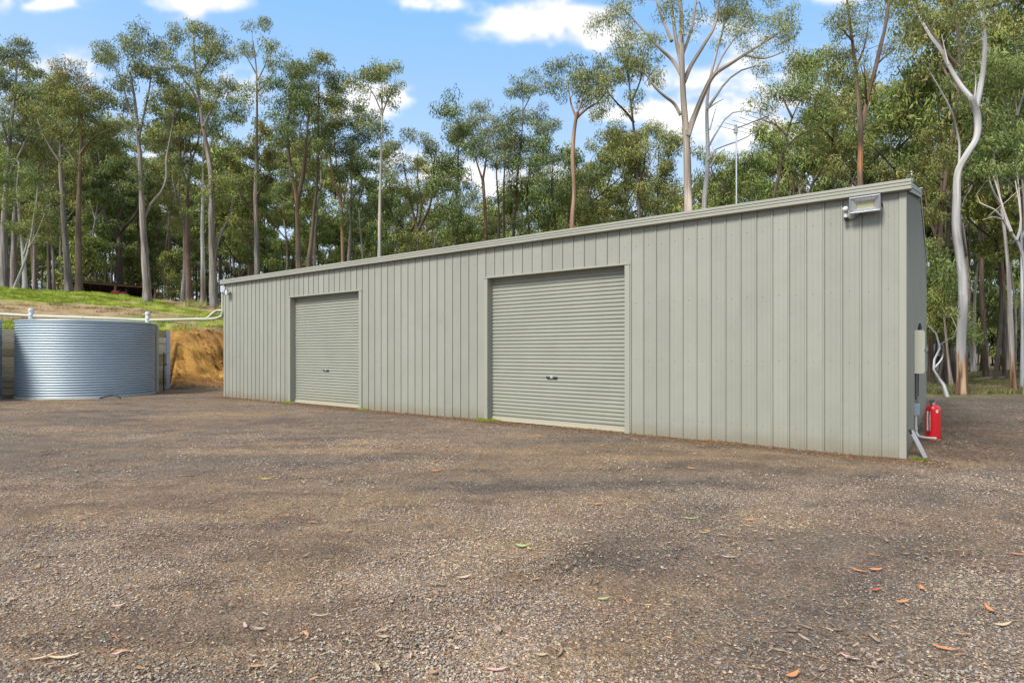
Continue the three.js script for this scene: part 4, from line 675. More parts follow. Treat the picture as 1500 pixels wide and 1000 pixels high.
gum('thin gum with grey green leaves between the dark bent gum and the big pale gum', 'brown', 42, 8, '963,322 963,290 964,250 966,210', ['4>2|964,260 978,235 985,215'], '966,195,28,16;985,205,24,16;950,185,26,14;975,228,28,16;985,255,26,16;958,262,26,14;978,285,28,16;950,295,24,14', 'olive', 'mid', { dens: 1.15 });
// ── the pair of big pale gums over the roof ──
const peel = (p, a, k, run) => { const s = sstep(0.5, 0.62, fbm(a * 1.2 + 3, run * 0.55, 3)); return [lerp(1, 0.80, s), lerp(1, 0.77, s), lerp(1, 0.76, s)]; };
gum('massive cream and grey gum towering over the roof, the thickest trunk in view', 'cream', 24, 21, '1009,316 1008,280 1007,230 1005,190 1002,150 1000,110 999,66 998,20 990,-40 985,-110', ['11>2.5|1007,200 1017,172 1030,140 1046,110 1072,92 1100,74 1135,52 1165,30', '6>2|997,168 988,152 973,140 960,128 945,108 928,100', '7>2|1000,112 985,88 966,70 948,50 930,30 913,12', '8>2.5|1002,120 1012,97 1030,68 1046,40 1053,8 1060,-40', '8>2.5|999,95 990,55 984,10 976,-50', '6>2|1000,80 1014,40 1020,0 1030,-60', '4>1.5|1046,110 1060,80 1082,48 1098,20', '6>2|984,60 968,20 955,-20', '5>2|1090,80 1120,85 1150,75'], '892,22,34,16;925,12,34,18;960,8,30,16;905,48,24,12,.8;945,48,22,12,.6;990,-30,40,24;1040,-25,40,24;1020,20,22,12,.5;1062,22,30,16;1095,14,34,18;1128,30,28,16;1150,12,26,16;1172,36,18,12;1080,56,28,13,.8;1112,62,22,12,.7;1145,66,16,10,.6;935,96,20,10,.6;962,118,14,8,.5;1000,-70,60,30', 'olive', 'near', { stemColor: peel, from: 0.7, deep: 5, dens: 0.9, seg: 0.16 });
gum('smooth white gum close beside the massive cream gum, half as thick', 'white', 25.5, 15, '1032,312 1033,285 1036,255 1037,215 1036,180 1036,152 1040,118 1050,75 1062,30 1070,-30', ['7>2|1037,158 1046,145 1062,122 1080,106 1100,98 1128,95', '5>1.5|1038,215 1046,200 1056,184 1068,168 1085,162 1108,165', '4>1.5|1036,160 1050,150 1060,145', '4>1.5|1037,235 1044,222 1060,214 1085,205 1110,190 1120,170', '3>1.2|1040,190 1045,172 1050,155', '4>1.5|1040,245 1050,228 1062,218'], '1070,10,26,16;1090,40,24,12,.7;1055,-20,30,20;1128,92,16,9,.5;1112,168,10,6,.4', 'olive', 'near', { from: 0.75, deep: 4 });
gum('bushy low gum in the gap between the white gum and the aerial mast', 'dark', 38, 8, '1058,305 1060,280 1062,255', ['4>2|1060,275 1046,255 1040,240', '4>2|1061,265 1080,245 1090,238'], '1060,235,26,12,1,bright;1085,240,22,14;1045,225,18,12;1098,255,18,14;1065,258,30,14;1100,280,20,12;1045,268,22,12;1075,288,26,10', 'green', 'mid', { dens: 1.2 });
gum('small thin topped gum low behind the roof right of the aerial mast', 'brown', 46, 6, '1106,296 1108,270 1112,240 1118,215', ['3>1.5|1110,255 1122,240 1132,232'], '1118,208,22,12;1132,228,20,12;1105,232,18,12;1125,252,20,12;1108,272,20,10', 'bright', 'mid');
gum('dark leaning gum right of the aerial mast with a drooping crown', 'brown', 30, 11, '1134,292 1140,262 1147,228 1153,198 1161,172 1171,150 1184,128', ['5>2|1153,198 1135,182 1118,176', '5>2|1161,172 1150,150 1145,130', '5>2|1147,225 1162,205 1178,195'], '1150,120,26,14;1128,132,22,12;1175,108,30,16;1140,150,20,12,.7;1190,135,26,16;1118,158,16,9,.7;1196,88,30,16;1165,140,24,14;1185,170,28,16;1205,160,22,18;1170,210,24,14;1195,205,26,16', 'green', 'near', { dens: 0.9 });
gum('leaning brown limbed gum behind the near half of the roof', 'brown', 33, 9, '1186,284 1198,258 1212,235 1220,210 1221,180 1216,140 1211,85', ['5>2|1220,205 1206,190 1196,180', '5>2|1220,190 1232,165 1238,140'], '1208,66,28,14;1190,90,26,14;1226,95,24,14;1238,130,22,16;1205,120,26,14;1192,160,22,14;1225,165,26,14;1235,215,26,16;1208,205,26,16;1195,240,26,14;1225,250,26,14', 'olive', 'mid', { dens: 1.1 });
gum('red brown stringybark with an orange scar low on its trunk, forked above the roof end', 'brown', 24, 18, '1261,276 1260,250 1261,220 1261,185 1259,155 1256,125 1252,85 1247,45 1242,5 1236,-40', ['10>4|1262,190 1267,168 1272,142 1281,108 1290,70 1298,35 1303,0 1306,-50', '5>2|1254,100 1266,70 1272,40', '5>2|1270,150 1268,120 1266,95', '4>2|1284,95 1300,80 1312,70', '4>1.5|1249,60 1236,45 1228,40'], '1236,12,30,14,.7;1268,22,28,14,.8;1300,12,28,16,.9;1316,50,24,16;1270,75,24,14,.7;1288,100,22,13,.7;1228,48,20,13,.8;1250,112,22,12,.6;1240,-40,60,30;1330,20,28,18', 'olive', 'near', { stemColor: (p, a, k, run, i) => { const f = i ? 0.12 * (fbm(a, run, 2) > 0.55 ? 1 : 0) : Math.exp(-Math.pow((k - 0.545) / 0.022, 2)) * (Math.sin(a - 0.2) > -0.3 ? 1 : 0.2); return [lerp(1, 3.0, f), lerp(1, 1.75, f), lerp(1, 0.75, f)]; }, deep: 4 });
gum('drooping leafy gum filling the space over the near roof corner', 'dark', 32, 10, '1310,292 1312,250 1318,215 1322,180', ['5>2|1313,250 1290,225 1275,212', '5>2|1318,215 1340,195 1352,185'], '1308,150,32,18;1285,172,30,18;1335,140,30,18;1320,185,34,18;1295,210,34,18;1345,180,28,16;1275,230,26,16;1318,230,32,16;1345,225,24,16;1300,255,32,14;1280,130,24,14;1345,110,26,16;1270,190,24,14', 'green', 'near', { dens: 1.15 });
// ── right of the shed ──
const shaggy = (p, a, k, run, i) => { if (i) return [0.95, 0.95, 0.95]; const h = 1.35 + 1.3 * (fbm(a * 2.4 + 7, run * 0.25, 3) - 0.5) * 2, b = sstep(h + 0.12, h - 0.12, run), s = sstep(0.48, 0.60, fbm(a * 1.3, run * 0.55, 4)) * 0.34, o = sstep(0.47, 0.56, fbm(a * 3.2 + 4, run * 0.7 + 2, 3)); return [lerp(1 - s, lerp(0.24, 0.72, o), b), lerp(1 - s, lerp(0.13, 0.50, o), b), lerp(1 - s, lerp(0.08, 0.31, o), b)]; };
gum('big white gum right of the shed with orange brown bark peeling at its foot', 'white', 20.3, 18.5, '1410,582 1410,545 1409,500 1411,455 1411,410 1407,375 1402,335 1402,290 1405,250 1418,225 1431,203 1433,172 1424,142', ['10>3|1425,145 1408,125 1390,95 1378,72 1366,56 1350,30 1335,5 1320,-30', '11.5>5|1430,158 1436,132 1441,100 1443,60 1438,25 1426,-5 1412,-50', '4>1.5|1405,246 1406,215 1402,190 1394,162 1376,128 1358,98 1346,80', '3>1.2|1390,95 1384,70 1380,50', '3>1.2|1428,145 1430,120 1428,100'], '1350,18,30,13,.8;1385,14,28,13,.8;1330,-10,40,20;1420,-20,50,24;1375,42,24,12,.6;1408,50,20,11,.6;1338,60,20,12,.7;1400,85,22,12,.6;1355,92,18,11,.6;1460,10,26,14,.9', 'olive', 'near', { stemColor: shaggy, from: 0.85, deep: 5, seg: 0.11, top: 11 });
gum('leafy gum with long drooping sprays at the upper right photo edge', 'grey', 25, 10, '1512,585 1508,480 1503,380 1500,290 1494,210 1488,140', ['6>2|1498,240 1478,205 1462,180', '6>2|1494,200 1470,150 1455,120', '5>2|1490,170 1502,130 1510,100'], '1478,100,34,16;1455,125,26,16;1490,135,30,18;1440,150,20,14;1470,165,34,16;1495,190,30,18;1452,190,26,16;1480,215,34,16;1500,230,28,18;1465,75,30,14;1500,70,34,20;1448,215,20,14;1420,95,22,14;1405,120,22,14', 'green', 'droop', { dens: 1.0, deep: 4.5 });
gum('slim pale gum with brown shaggy foot second from the right photo edge', 'pale', 21.5, 11, '1487,585 1484,530 1481,470 1479,420 1476,380 1472,340 1466,295 1460,255 1455,215', ['4>1.5|1466,300 1452,270 1446,240'], '1456,205,24,14;1440,230,20,13;1470,225,22,13', 'green', 'mid', { from: 0.8, stemColor: shaggy, seg: 0.14 });
gum('crooked pale limbed gum arching left at the right photo edge', 'pale', 19.8, 12, '1506,586 1505,500 1503,420 1499,372 1490,352 1480,338 1470,322 1462,310 1450,303 1436,297', ['6>2|1482,340 1474,318 1466,290 1455,255', '5>2|1490,352 1496,330 1494,300 1488,265', '4>1.5|1470,322 1455,318 1440,322'], '1455,248,14,8,.5;1488,258,16,9,.6', 'green', 'mid', { from: 0.6 });
gum('white upright gum stem right at the right photo edge', 'white', 23, 9, '1499,582 1499,500 1498,420 1497,350 1495,300 1490,245', ['3>1.2|1496,310 1484,285 1478,262', '3>1.2|1497,350 1508,320 1512,300'], '1488,240,18,11;1476,258,14,9', 'green', 'mid', { from: 0.8 });
gum('small crooked dead white trunk near the end of the shed', 'white', 19.6, 7, '1389,581 1384,566 1377,555 1369,544 1367,532 1372,522 1378,508 1375,493 1366,482 1357,474', ['4>1.5|1368,540 1377,530 1382,520 1382,505', '2.5>1|1378,505 1390,497 1402,491'], '1356,470,5,3,.4', 'olive', 'mid', { dens: 0.3, top: 2.5 });
gum('grey stem leaning left behind the crooked dead white trunk', 'grey', 24, 7, '1395,565 1390,530 1387,500 1384,470 1380,425 1374,385', ['3>1.2|1384,470 1392,440 1396,415'], '1374,375,20,12;1395,405,16,10;1362,392,16,11', 'green', 'mid');
gum('brown gum rising close behind the shaded shed end', 'brown', 26.5, 11, '1364,590 1364,500 1362,430 1366,370 1374,320 1380,270 1383,225', ['5>2|1370,345 1360,310 1355,280', '5>2|1376,310 1392,285 1402,262', '4>1.5|1381,262 1372,235 1366,205'], '1384,212,26,14;1364,200,24,14;1400,250,22,13;1356,262,22,14;1375,245,26,12;1395,300,20,12;1360,310,18,11', 'olive', 'mid', { dens: 1.0 });
const bushes = [['dense golden green wattle bush close behind the end of the shed', 1374, 455, 22, 26, 24.5, 'bright'], ['dark green wattle bush above the crooked dead trunk', 1384, 470, 24, 22, 27, 'green'], ['round dull green wattle sapling high beside the shed end', 1366, 405, 16, 22, 26, 'green']];
for (const [label, x, y, rx, ry, d, tone] of bushes) {
  const rnd = rngOf(treeSeed++ * 331), s = d / F, bx = (x - CX) * s, base = V(bx, groundAt(bx, -d) - 0.05, -d), o = thing('wattle_bush', label, 'bush', base.toArray()), top = EYE + (HY - y) * s - base.y;
  const pts = curve([V(0, 0, 0), V(0.15, top * 0.5, 0.1), V(0, top, 0)], 8);
  growTree(o, rnd, [{ pts, rad: pts.map((_, i) => 0.06 - i * 0.005), from: 0.2 }], [{ c: V(0, top, 0), r: [rx * s, ry * s, rx * s], n: 46 }, { c: V(0.2, top - ry * s * 0.8, 0.2), r: [rx * s * 1.2, ry * s * 0.7, rx * s], n: 26 }], 'dark', tone, 'dense', { size: 0.62 });
}

// ── the forest behind: a few kinds of thin gums and wattles, each tree an object of its own ──
function forestKind(seed, bark, tone, H, kind, spread, low, opt = {}) {
  const rnd = rngOf(seed), o = thing('forest_gum', 'x', 'tree'), pts = curve([V(0, 0, 0), V((rnd() - 0.5) * 0.8, H * 0.33, (rnd() - 0.5) * 0.6), V((rnd() - 0.5) * 1.6, H * 0.66, (rnd() - 0.5) * 1.2), V((rnd() - 0.5) * 2.4, H * 0.95, (rnd() - 0.5) * 2)], 22), r0 = opt.r ?? 0.14;
  const stems = [{ pts, rad: pts.map((_, i) => lerp(r0, 0.04, Math.pow(i / 22, 0.8)) * (i ? 1 : 1.3)), from: low }], blobs = [];
  for (let k = 0; k < (opt.limbs ?? 3); k++) { const i = Math.round(lerp(22 * low, 18, rnd())), a = rnd() * 6.28, b = pts[i], l = 1.4 + rnd() * 2.4, c = curve([b, V(b.x + Math.cos(a) * l * 0.5, b.y + l * 0.6, b.z + Math.sin(a) * l * 0.5), V(b.x + Math.cos(a) * l, b.y + l * 1.5, b.z + Math.sin(a) * l)], 7); stems.push({ pts: c, rad: c.map((_, j) => lerp(0.075, 0.025, j / 7)), from: 0.3 }); }
  const nb = opt.blobs ?? 8; for (let k = 0; k < nb; k++) { const y = lerp(H * (low + 0.08), H, Math.pow((k + 0.6) / nb, 0.8)), a = rnd() * 6.28, w = spread * (0.3 + 0.7 * rnd()); blobs.push({ c: V(Math.cos(a) * w, y, Math.sin(a) * w), r: [0.9 + rnd() * 0.9, 0.5 + rnd() * 0.5, 0.9 + rnd() * 0.9], n: opt.n ?? 6 }); }
  growTree(o, rnd, stems, blobs, bark, tone, kind, { twig: 0.008, size: opt.size ?? 1.1 });
  return o;
}
const protos = [
  forestKind(901, 'grey', 'olive', 19, 'far', 2.0, 0.42), forestKind(902, 'dark', 'bright', 17, 'far', 2.2, 0.36, { blobs: 9 }), forestKind(903, 'brown', 'olive', 21, 'far', 1.9, 0.5), forestKind(904, 'grey', 'green', 16, 'far', 2.3, 0.3, { blobs: 10 }),
  forestKind(905, 'dark', 'green', 12, 'far', 2.0, 0.2, { blobs: 9, r: 0.12 }), forestKind(906, 'dark', 'bright', 7, 'far', 1.5, 0.15, { blobs: 7, r: 0.08, n: 7 }), forestKind(907, 'pale', 'olive', 18, 'far', 1.8, 0.5, { r: 0.14 }), forestKind(908, 'dark', 'olive', 4.2, 'far', 1.2, 0.1, { blobs: 6, r: 0.05, n: 7 }),
];
const kindText = ['grey stemmed', 'dark stemmed', 'brown stemmed', 'leafy grey', 'short dark', 'low bushy', 'pale stemmed', 'undergrowth'];
{
  const rnd = rngOf(4242), used = protos.map(() => false);
  const zones = [                                        // words, pixel range, distances, mix of kinds, how many
    ['in the thicket behind the grassy crest', -120, 330, 52, 95, [0, 1, 2, 3, 4, 6, 5, 3, 0, 6], 66],
    ['low behind the crest', -100, 345, 62, 110, [4, 5, 0, 2, 6, 1], 52],
    ['in the forest behind the far half of the roof', 330, 720, 50, 100, [0, 1, 2, 3, 3, 4, 6], 58],
    ['in the forest behind the middle of the roof', 720, 1120, 46, 95, [0, 1, 2, 3, 3, 6, 1], 56],
    ['in the forest behind the near end of the roof', 1120, 1350, 38, 90, [0, 1, 2, 3, 4, 3], 34],
    ['among the near trunks right of the shed', 1362, 1640, 26, 58, [1, 2, 1, 0, 2, 1, 6], 34],
    ['in the dim forest far right of the shed', 1345, 1640, 52, 105, [1, 4, 4, 5, 7, 3, 5], 58],
  ];
  for (const [words, x0, x1, d0, d1, mix, count] of zones) for (let i = 0; i < count; i++) {
    const k = mix[(rnd() * mix.length) | 0], d = lerp(d0, d1, Math.pow(rnd(), 0.8)), px = lerp(x0, x1, (i + rnd()) / count), x = (px - CX) / F * d;
    const o = used[k] ? protos[k].clone() : protos[k]; if (used[k]) { o.name = numbered('forest_gum'); scene.add(o); } used[k] = true;
    const s = 0.82 + rnd() * 0.4; o.position.set(x, groundAt(x, -d) - 0.1, -d); o.rotation.y = rnd() * 6.28; o.scale.set(s, s * (0.9 + rnd() * 0.25), s);
    tag(o, `${kindText[k]} gum ${words}`, 'tree', `${kindText[k]} gums ${words}`);
  }
}

// ───────────────────────── loose stones, litter, moss, grass ─────────────────────────
function stonePatch(seed, n, R, s0, s1) {
  const r = rngOf(seed), gs = [], tones = [[0.27, 0.23, 0.19], [0.20, 0.16, 0.13], [0.33, 0.25, 0.165], [0.12, 0.10, 0.084], [0.25, 0.225, 0.205], [0.38, 0.32, 0.245], [0.23, 0.15, 0.095]];
  for (let i = 0; i < n; i++) {
    const g = new THREE.OctahedronGeometry(1, 0), a = r() * 6.28, e = Math.sqrt(r()) * R, s = lerp(s0, s1, Math.pow(r(), 2.2)), p = g.attributes.position, jit = {};
    for (let k = 0; k < p.count; k++) { const key = [p.getX(k), p.getY(k), p.getZ(k)].map((q) => q.toFixed(2)).join(); jit[key] ??= [0.7 + 0.6 * r(), 0.7 + 0.6 * r(), 0.7 + 0.6 * r()]; const j = jit[key]; p.setXYZ(k, p.getX(k) * j[0] + 0.3 * (j[1] - 1), p.getY(k) * j[1], p.getZ(k) * j[2] + 0.3 * (j[0] - 1)); }
    g.rotateX(r() * 3); g.rotateZ(r() * 3); g.scale(s, s * 0.62, s * (0.7 + 0.5 * r())); g.rotateY(r() * 6); g.translate(Math.cos(a) * e, s * 0.18, Math.sin(a) * e);
    const c = tones[(r() * tones.length) | 0], k = 0.75 + 0.5 * r(); g.setAttribute('color', new THREE.Float32BufferAttribute(new Float32Array(p.count * 3).map((_, q) => c[q % 3] * k), 3)); g.deleteAttribute('uv'); g.computeVertexNormals(); gs.push(g);
  }
  return mergeGeometries(gs);
}
function leafGeo(L, w, curl, twist) {
  const pos = [], N = 6; const at = (i, s) => { const t = i / N, ww = w * Math.sin(Math.PI * Math.pow(t, 0.8)) * 0.5, x = (t - 0.5) * L; return [x, 0.004 + curl * (t - 0.5) * (t - 0.5) * 4 * L * 0.25 + Math.abs(s) * w * 0.12 * twist, s * ww + Math.sin(t * 3) * L * 0.07]; };
  for (let i = 0; i < N; i++) for (const [a, b] of [[-1, 0], [0, 1]]) pos.push(...at(i, a), ...at(i + 1, a), ...at(i, b), ...at(i, b), ...at(i + 1, a), ...at(i + 1, b));
  const g = new THREE.BufferGeometry(); g.setAttribute('position', new THREE.Float32BufferAttribute(pos, 3)); g.computeVertexNormals(); return g;
}
function litterPatch(seed, n, R) {
  const r = rngOf(seed), gs = [], tones = [[0.34, 0.20, 0.10], [0.26, 0.14, 0.07], [0.34, 0.24, 0.15], [0.16, 0.10, 0.065], [0.38, 0.29, 0.20], [0.30, 0.22, 0.15]];
  for (let i = 0; i < n; i++) {
    const tw = r() < 0.45, big = r() < 0.06 ? 1.5 : 0.72, L = (tw ? 0.02 + r() * 0.045 : 0.022 + r() * 0.04) * big, g = tw ? box(L, 0.0025, 0.0025 + r() * 0.0025) : leafGeo(L, L * (0.16 + r() * 0.12), r(), r());
    g.rotateX((r() - 0.5) * 0.8); g.rotateZ((r() - 0.5) * 0.35); g.rotateY(r() * 6.28); const a = r() * 6.28, e = Math.sqrt(r()) * R; g.translate(Math.cos(a) * e, 0.009, Math.sin(a) * e);
    const c = tones[(r() * tones.length) | 0], k = 0.7 + 0.6 * r(); for (const q of ['uv', 'normal']) if (g.attributes[q]) g.deleteAttribute(q); g.setAttribute('color', new THREE.Float32BufferAttribute(new Float32Array(g.attributes.position.count * 3).map((_, m) => c[m % 3] * k), 3)); g.computeVertexNormals(); gs.push(g);
  }
  return mergeGeometries(gs);
}
{
  const rnd = rngOf(77), mat = std({ vertexColors: true, roughness: 0.9 }), q = new THREE.Quaternion(), Yax = V(0, 1, 0);
  const ok = (x, d) => !(shedV(x, d) > -0.1 && shedS(x, d) > -0.05 && shedS(x, d) < SL + 0.05 && shedV(x, d) < SW) && qOf(x, d) < -1.2 && Math.hypot(x + 14.68, d - 20.2) > 2.1;
  const place = (x, d, s, dy) => { q.setFromAxisAngle(Yax, rnd() * 6.28); return new THREE.Matrix4().compose(V(x, groundAt(x, -d) + dy, -d), q, V(s, s, s)); };
  const scatter = (n, d0, d1, pow, wide, geos, s0, s1, name, label, dy, keep) => {
    const lists = geos.map(() => []);
    for (let i = 0; i < n; i++) { const d = lerp(d0, d1, Math.pow(rnd(), pow)), x = (rnd() * 2 - 1) * d * wide; if (!ok(x, d) || (keep && rnd() > keep(x, d))) continue; const yc = yardColor(x, d), k = (0.82 + 0.55 * rnd()) * Math.pow((yc[0] + yc[1]) / 0.52, 0.7); lists[(rnd() * geos.length) | 0].push([place(x, d, lerp(s0, s1, rnd()), dy), rgb(k, k * (0.97 + 0.05 * rnd()), k * (0.95 + 0.1 * rnd()))]); }
    geos.forEach((g, i) => { if (lists[i].length) tag(stuffOf(name, g, mat, lists[i]), label[i], name.replace('_', ' ')); });
  };
  const patchy = (x, d) => { const w = fbm(x * 0.3, d * 0.3 + 9, 2) * 2; return 0.10 + 0.90 * sstep(0.36, 0.60, fbm(x * 0.55 + 2 + w, d * 1.05 + 5 + w, 4)) * (0.45 + 0.55 * sstep(7.5, 3, d)); };
  scatter(5600, 2.1, 8.0, 1.25, 1.05, [1, 2, 3].map((k) => stonePatch(k, 96, 0.28, 0.0025, 0.0105)), 0.8, 1.25, 'loose_gravel', ['small crushed stones lying loose on the near gravel', 'coarser crushed stones mixed over the near gravel', 'pale crushed stones lying loose on the near gravel'], -0.001, patchy);
  scatter(4200, 6.5, 20, 0.9, 1.0, [4, 5].map((k) => stonePatch(k, 80, 0.45, 0.005, 0.014)), 0.8, 1.3, 'loose_gravel', ['small crushed stones lying loose on the gravel towards the shed', 'pale crushed stones lying loose on the gravel towards the shed'], -0.002, patchy);
  const litterKeep = (x, d) => { const v = shedV(x, d), s = shedS(x, d), near = s > -2 && s < SL && v < 0 ? Math.exp(v / 0.35) : 0; return Math.max(near, 0.45 * sstep(0.42, 0.68, fbm(x * 0.5 + 31, d * 0.8, 3)) + 0.08); };
  scatter(2600, 2.3, 20, 0.8, 1.0, [6, 7, 8].map((k) => litterPatch(k, 22, 0.34)), 0.8, 1.3, 'leaf_litter', ['dry gum leaves and twigs scattered across the gravel', 'brown bark flakes and twigs scattered across the gravel', 'tan leaf scraps scattered across the gravel'], 0.002, litterKeep);
  { // litter drifted against the shed base
    const l = []; for (let i = 0; i < 420; i++) { const s = rnd() * (SL + 0.4) - 0.3, v = -0.06 - Math.pow(rnd(), 2) * 0.45, p = atShed(s, 0, v); l.push([place(p.x, -p.z, 0.7 + rnd() * 0.5, 0.004), rgb(0.85, 0.68, 0.5)]); }
    tag(stuffOf('leaf_litter', litterPatch(9, 22, 0.2), mat, l), 'rusty brown leaf litter drifted along the foot of the shed wall', 'leaf litter');
    const e = []; for (let i = 0; i < 160; i++) { const v = rnd() * 7, p = atShed(-0.05 - Math.pow(rnd(), 1.4) * 1.2, 0, v); e.push([place(p.x, -p.z, 0.8 + rnd() * 0.6, 0.004), rgb(0.42, 0.36, 0.32)]); }
    tag(stuffOf('leaf_litter', litterPatch(10, 22, 0.3), mat, e), 'dark leaf litter lying along the shaded shed end', 'leaf litter');
  }
  { // crumbled clods on the clay face
    const list = []; for (let i = 0; i < 800; i++) { const p = clayPoints[(rnd() * clayPoints.length) | 0]; if (p[1] < 0.06) continue; const k = 0.6 + 0.8 * rnd(); q.setFromEuler(new THREE.Euler(rnd() * 6, rnd() * 6, rnd() * 6)); list.push([new THREE.Matrix4().compose(V(p[0], p[1], p[2]), q, V(1, 1, 1).multiplyScalar(0.6 + 0.9 * Math.pow(rnd(), 2))), rgb(1.75 * k, 1.0 * k, 0.34 * k)]); }
    tag(stuffOf('clay_rubble', stonePatch(21, 26, 0.22, 0.010, 0.05), mat, list), 'crumbled orange clods lying over the cut clay bank', 'rubble');
  }
  // single fallen leaves and bark strips large enough to pick out
  const FL = [['pale curled bark strip in the lower left corner of the gravel', 95, 966, 0.17, 0.02, 0.5, 'tan', 0.15], ['thin pale bark strip close beside the larger strip, lower left', 62, 968, 0.12, 0.014, 0.4, 'tan', 0.5], ['pinkish grey leaf lying alone on dark gravel, left foreground', 174, 888, 0.085, 0.02, 0.5, 'pink', 0.4],
    ['pink leaf standing on edge, left foreground', 360, 922, 0.07, 0.018, 0.9, 'pink', -0.9], ['pink curled leaf near the bark strips at the lower left', 172, 962, 0.06, 0.017, 0.7, 'pink', 0.6], ['thin orange twig with a hook, foreground left of centre', 470, 906, 0.13, 0.009, 0.4, 'tan', 0.0], ['long brown stick lying on the gravel far left', 84, 812, 0.36, 0.022, 0.3, 'brown', 0.12],
    ['cluster leaf, green and pale, in the middle of the yard', 765, 802, 0.12, 0.04, 0.7, 'green', -0.2], ['yellow leaf touching the green leaf in the middle of the yard', 776, 806, 0.06, 0.02, 0.6, 'yellow', -0.8], ['green leaf right of the yard centre', 884, 879, 0.09, 0.018, 0.4, 'green', 0.15], ['pinkish leaf at the bottom edge centre', 728, 983, 0.12, 0.02, 0.4, 'pink', 0.0], ['tan leaf in the packed track left of centre', 680, 847, 0.12, 0.022, 0.6, 'tan', 0.3],
    ['bright orange leaf at the bottom edge right of centre', 1161, 988, 0.095, 0.026, 0.5, 'orange', 0.45], ['orange leaf of the pair below the shed corner, flat one', 1283, 835, 0.10, 0.03, 0.3, 'orange', 0.0], ['thin orange leaf of the pair below the shed corner', 1259, 836, 0.11, 0.02, 0.5, 'orange', -0.7], ['red leaf lying right of the track', 1283, 864, 0.08, 0.02, 0.4, 'red', 0.25], ['tan leaf right of the red leaf', 1322, 882, 0.10, 0.022, 0.3, 'orange', 0.1], ['small orange leaf on edge, right', 1350, 863, 0.06, 0.03, 0.8, 'orange', 1.2],
    ['orange leaf upright near the right photo edge', 1448, 893, 0.09, 0.032, 0.8, 'orange', 1.4], ['forked tan leaf at the right photo edge', 1468, 914, 0.13, 0.022, 0.5, 'tan', 0.12], ['long orange brown leaf at the lower right', 1383, 950, 0.12, 0.02, 0.5, 'orange', -0.6], ['pink brown leaf at the lower right of centre', 1245, 962, 0.09, 0.02, 0.5, 'pink', -0.7], ['tan leaf at the far right edge', 1492, 812, 0.12, 0.02, 0.4, 'orange', -0.4],
    ['pale narrow leaf right of the yard centre', 1068, 814, 0.11, 0.014, 0.3, 'pale', -0.3], ['green narrow leaf below the near wall', 1012, 760, 0.16, 0.018, 0.4, 'green', -0.15], ['green leaf beside the orange scrap below the near wall', 1032, 780, 0.12, 0.016, 0.4, 'green', 0.0], ['small orange scrap below the near wall', 1036, 778, 0.07, 0.02, 0.4, 'orange', -0.5], ['yellow green leaf left in the yard', 390, 701, 0.16, 0.03, 0.5, 'yellow', 0.1], ['tan bark strip in the left of the yard', 280, 695, 0.3, 0.03, 0.4, 'brown', 0.2], ['orange leaf in the mid yard', 638, 690, 0.14, 0.03, 0.4, 'orange', 0.05], ['orange leaf in the dark track right of centre', 876, 739, 0.13, 0.025, 0.5, 'orange', 0.2], ['tan leaf in the right mid yard', 1098, 762, 0.15, 0.02, 0.4, 'orange', -0.1], ['small orange leaf before the near wall', 1013, 687, 0.12, 0.04, 0.6, 'orange', -0.3]];
  const LC = { tan: [0.50, 0.36, 0.22], pink: [0.48, 0.30, 0.25], brown: [0.16, 0.10, 0.06], green: [0.30, 0.36, 0.13], yellow: [0.42, 0.38, 0.08], orange: [0.48, 0.20, 0.07], red: [0.42, 0.09, 0.05], pale: [0.55, 0.48, 0.42] }, lm = {};
  for (const k in LC) lm[k] = std({ color: rgb(...LC[k]), roughness: 0.6 });
  for (const [label, px, py, L, w, curl, c, turn] of FL) { const d = F * EYE / (py - HY), x = (px - CX) / F * d, m = mesh('fallen_leaf', leafGeo(L, w, curl * 0.7, 1), lm[c], null, [x, groundAt(x, -d) + 0.012, -d]); m.rotation.set(0.12, turn, 0.05); tag(m, label, L > 0.2 ? 'bark strip' : 'leaf'); }
  // moss at the foot of the wall
  const moss = std({ color: rgb(0.20, 0.24, 0.012), roughness: 1, bumpMap: gravelTex.bump, bumpScale: 0.02 });
  for (const [label, s, v, L] of [['yellow green moss at the left foot of the far roller door', DL[1] + 0.1, -0.05, 0.32], ['yellow green moss at the right foot of the far roller door', DL[0] - 0.25, -0.05, 0.25], ['yellow green moss at the left foot of the near roller door', DR[1] + 0.12, -0.05, 0.3], ['bright moss clump at the near shed corner under the steel offcut', -0.13, 0.0, 0.11], ['thin moss strip by the left jamb inside the near door', DR[1] - 0.12, 0.02, 0.22]]) {
    const g = new THREE.SphereGeometry(1, 24, 10, 0, 6.2832, 0, 1.57), p = g.attributes.position; for (let i = 0; i < p.count; i++) { const n = 0.6 + 0.8 * fbm(p.getX(i) * 3 + s, p.getZ(i) * 3 + 4, 3); p.setXYZ(i, p.getX(i) * n * L, p.getY(i) * n * 0.05, p.getZ(i) * n * L * 0.42); } g.computeVertexNormals();
    const q3 = atShed(s, 0, v); const m = mesh('moss_patch', g, moss, null, [q3.x, groundAt(q3.x, q3.z) - 0.006, q3.z]); m.rotation.y = TURN; tag(m, label, 'moss');
  }
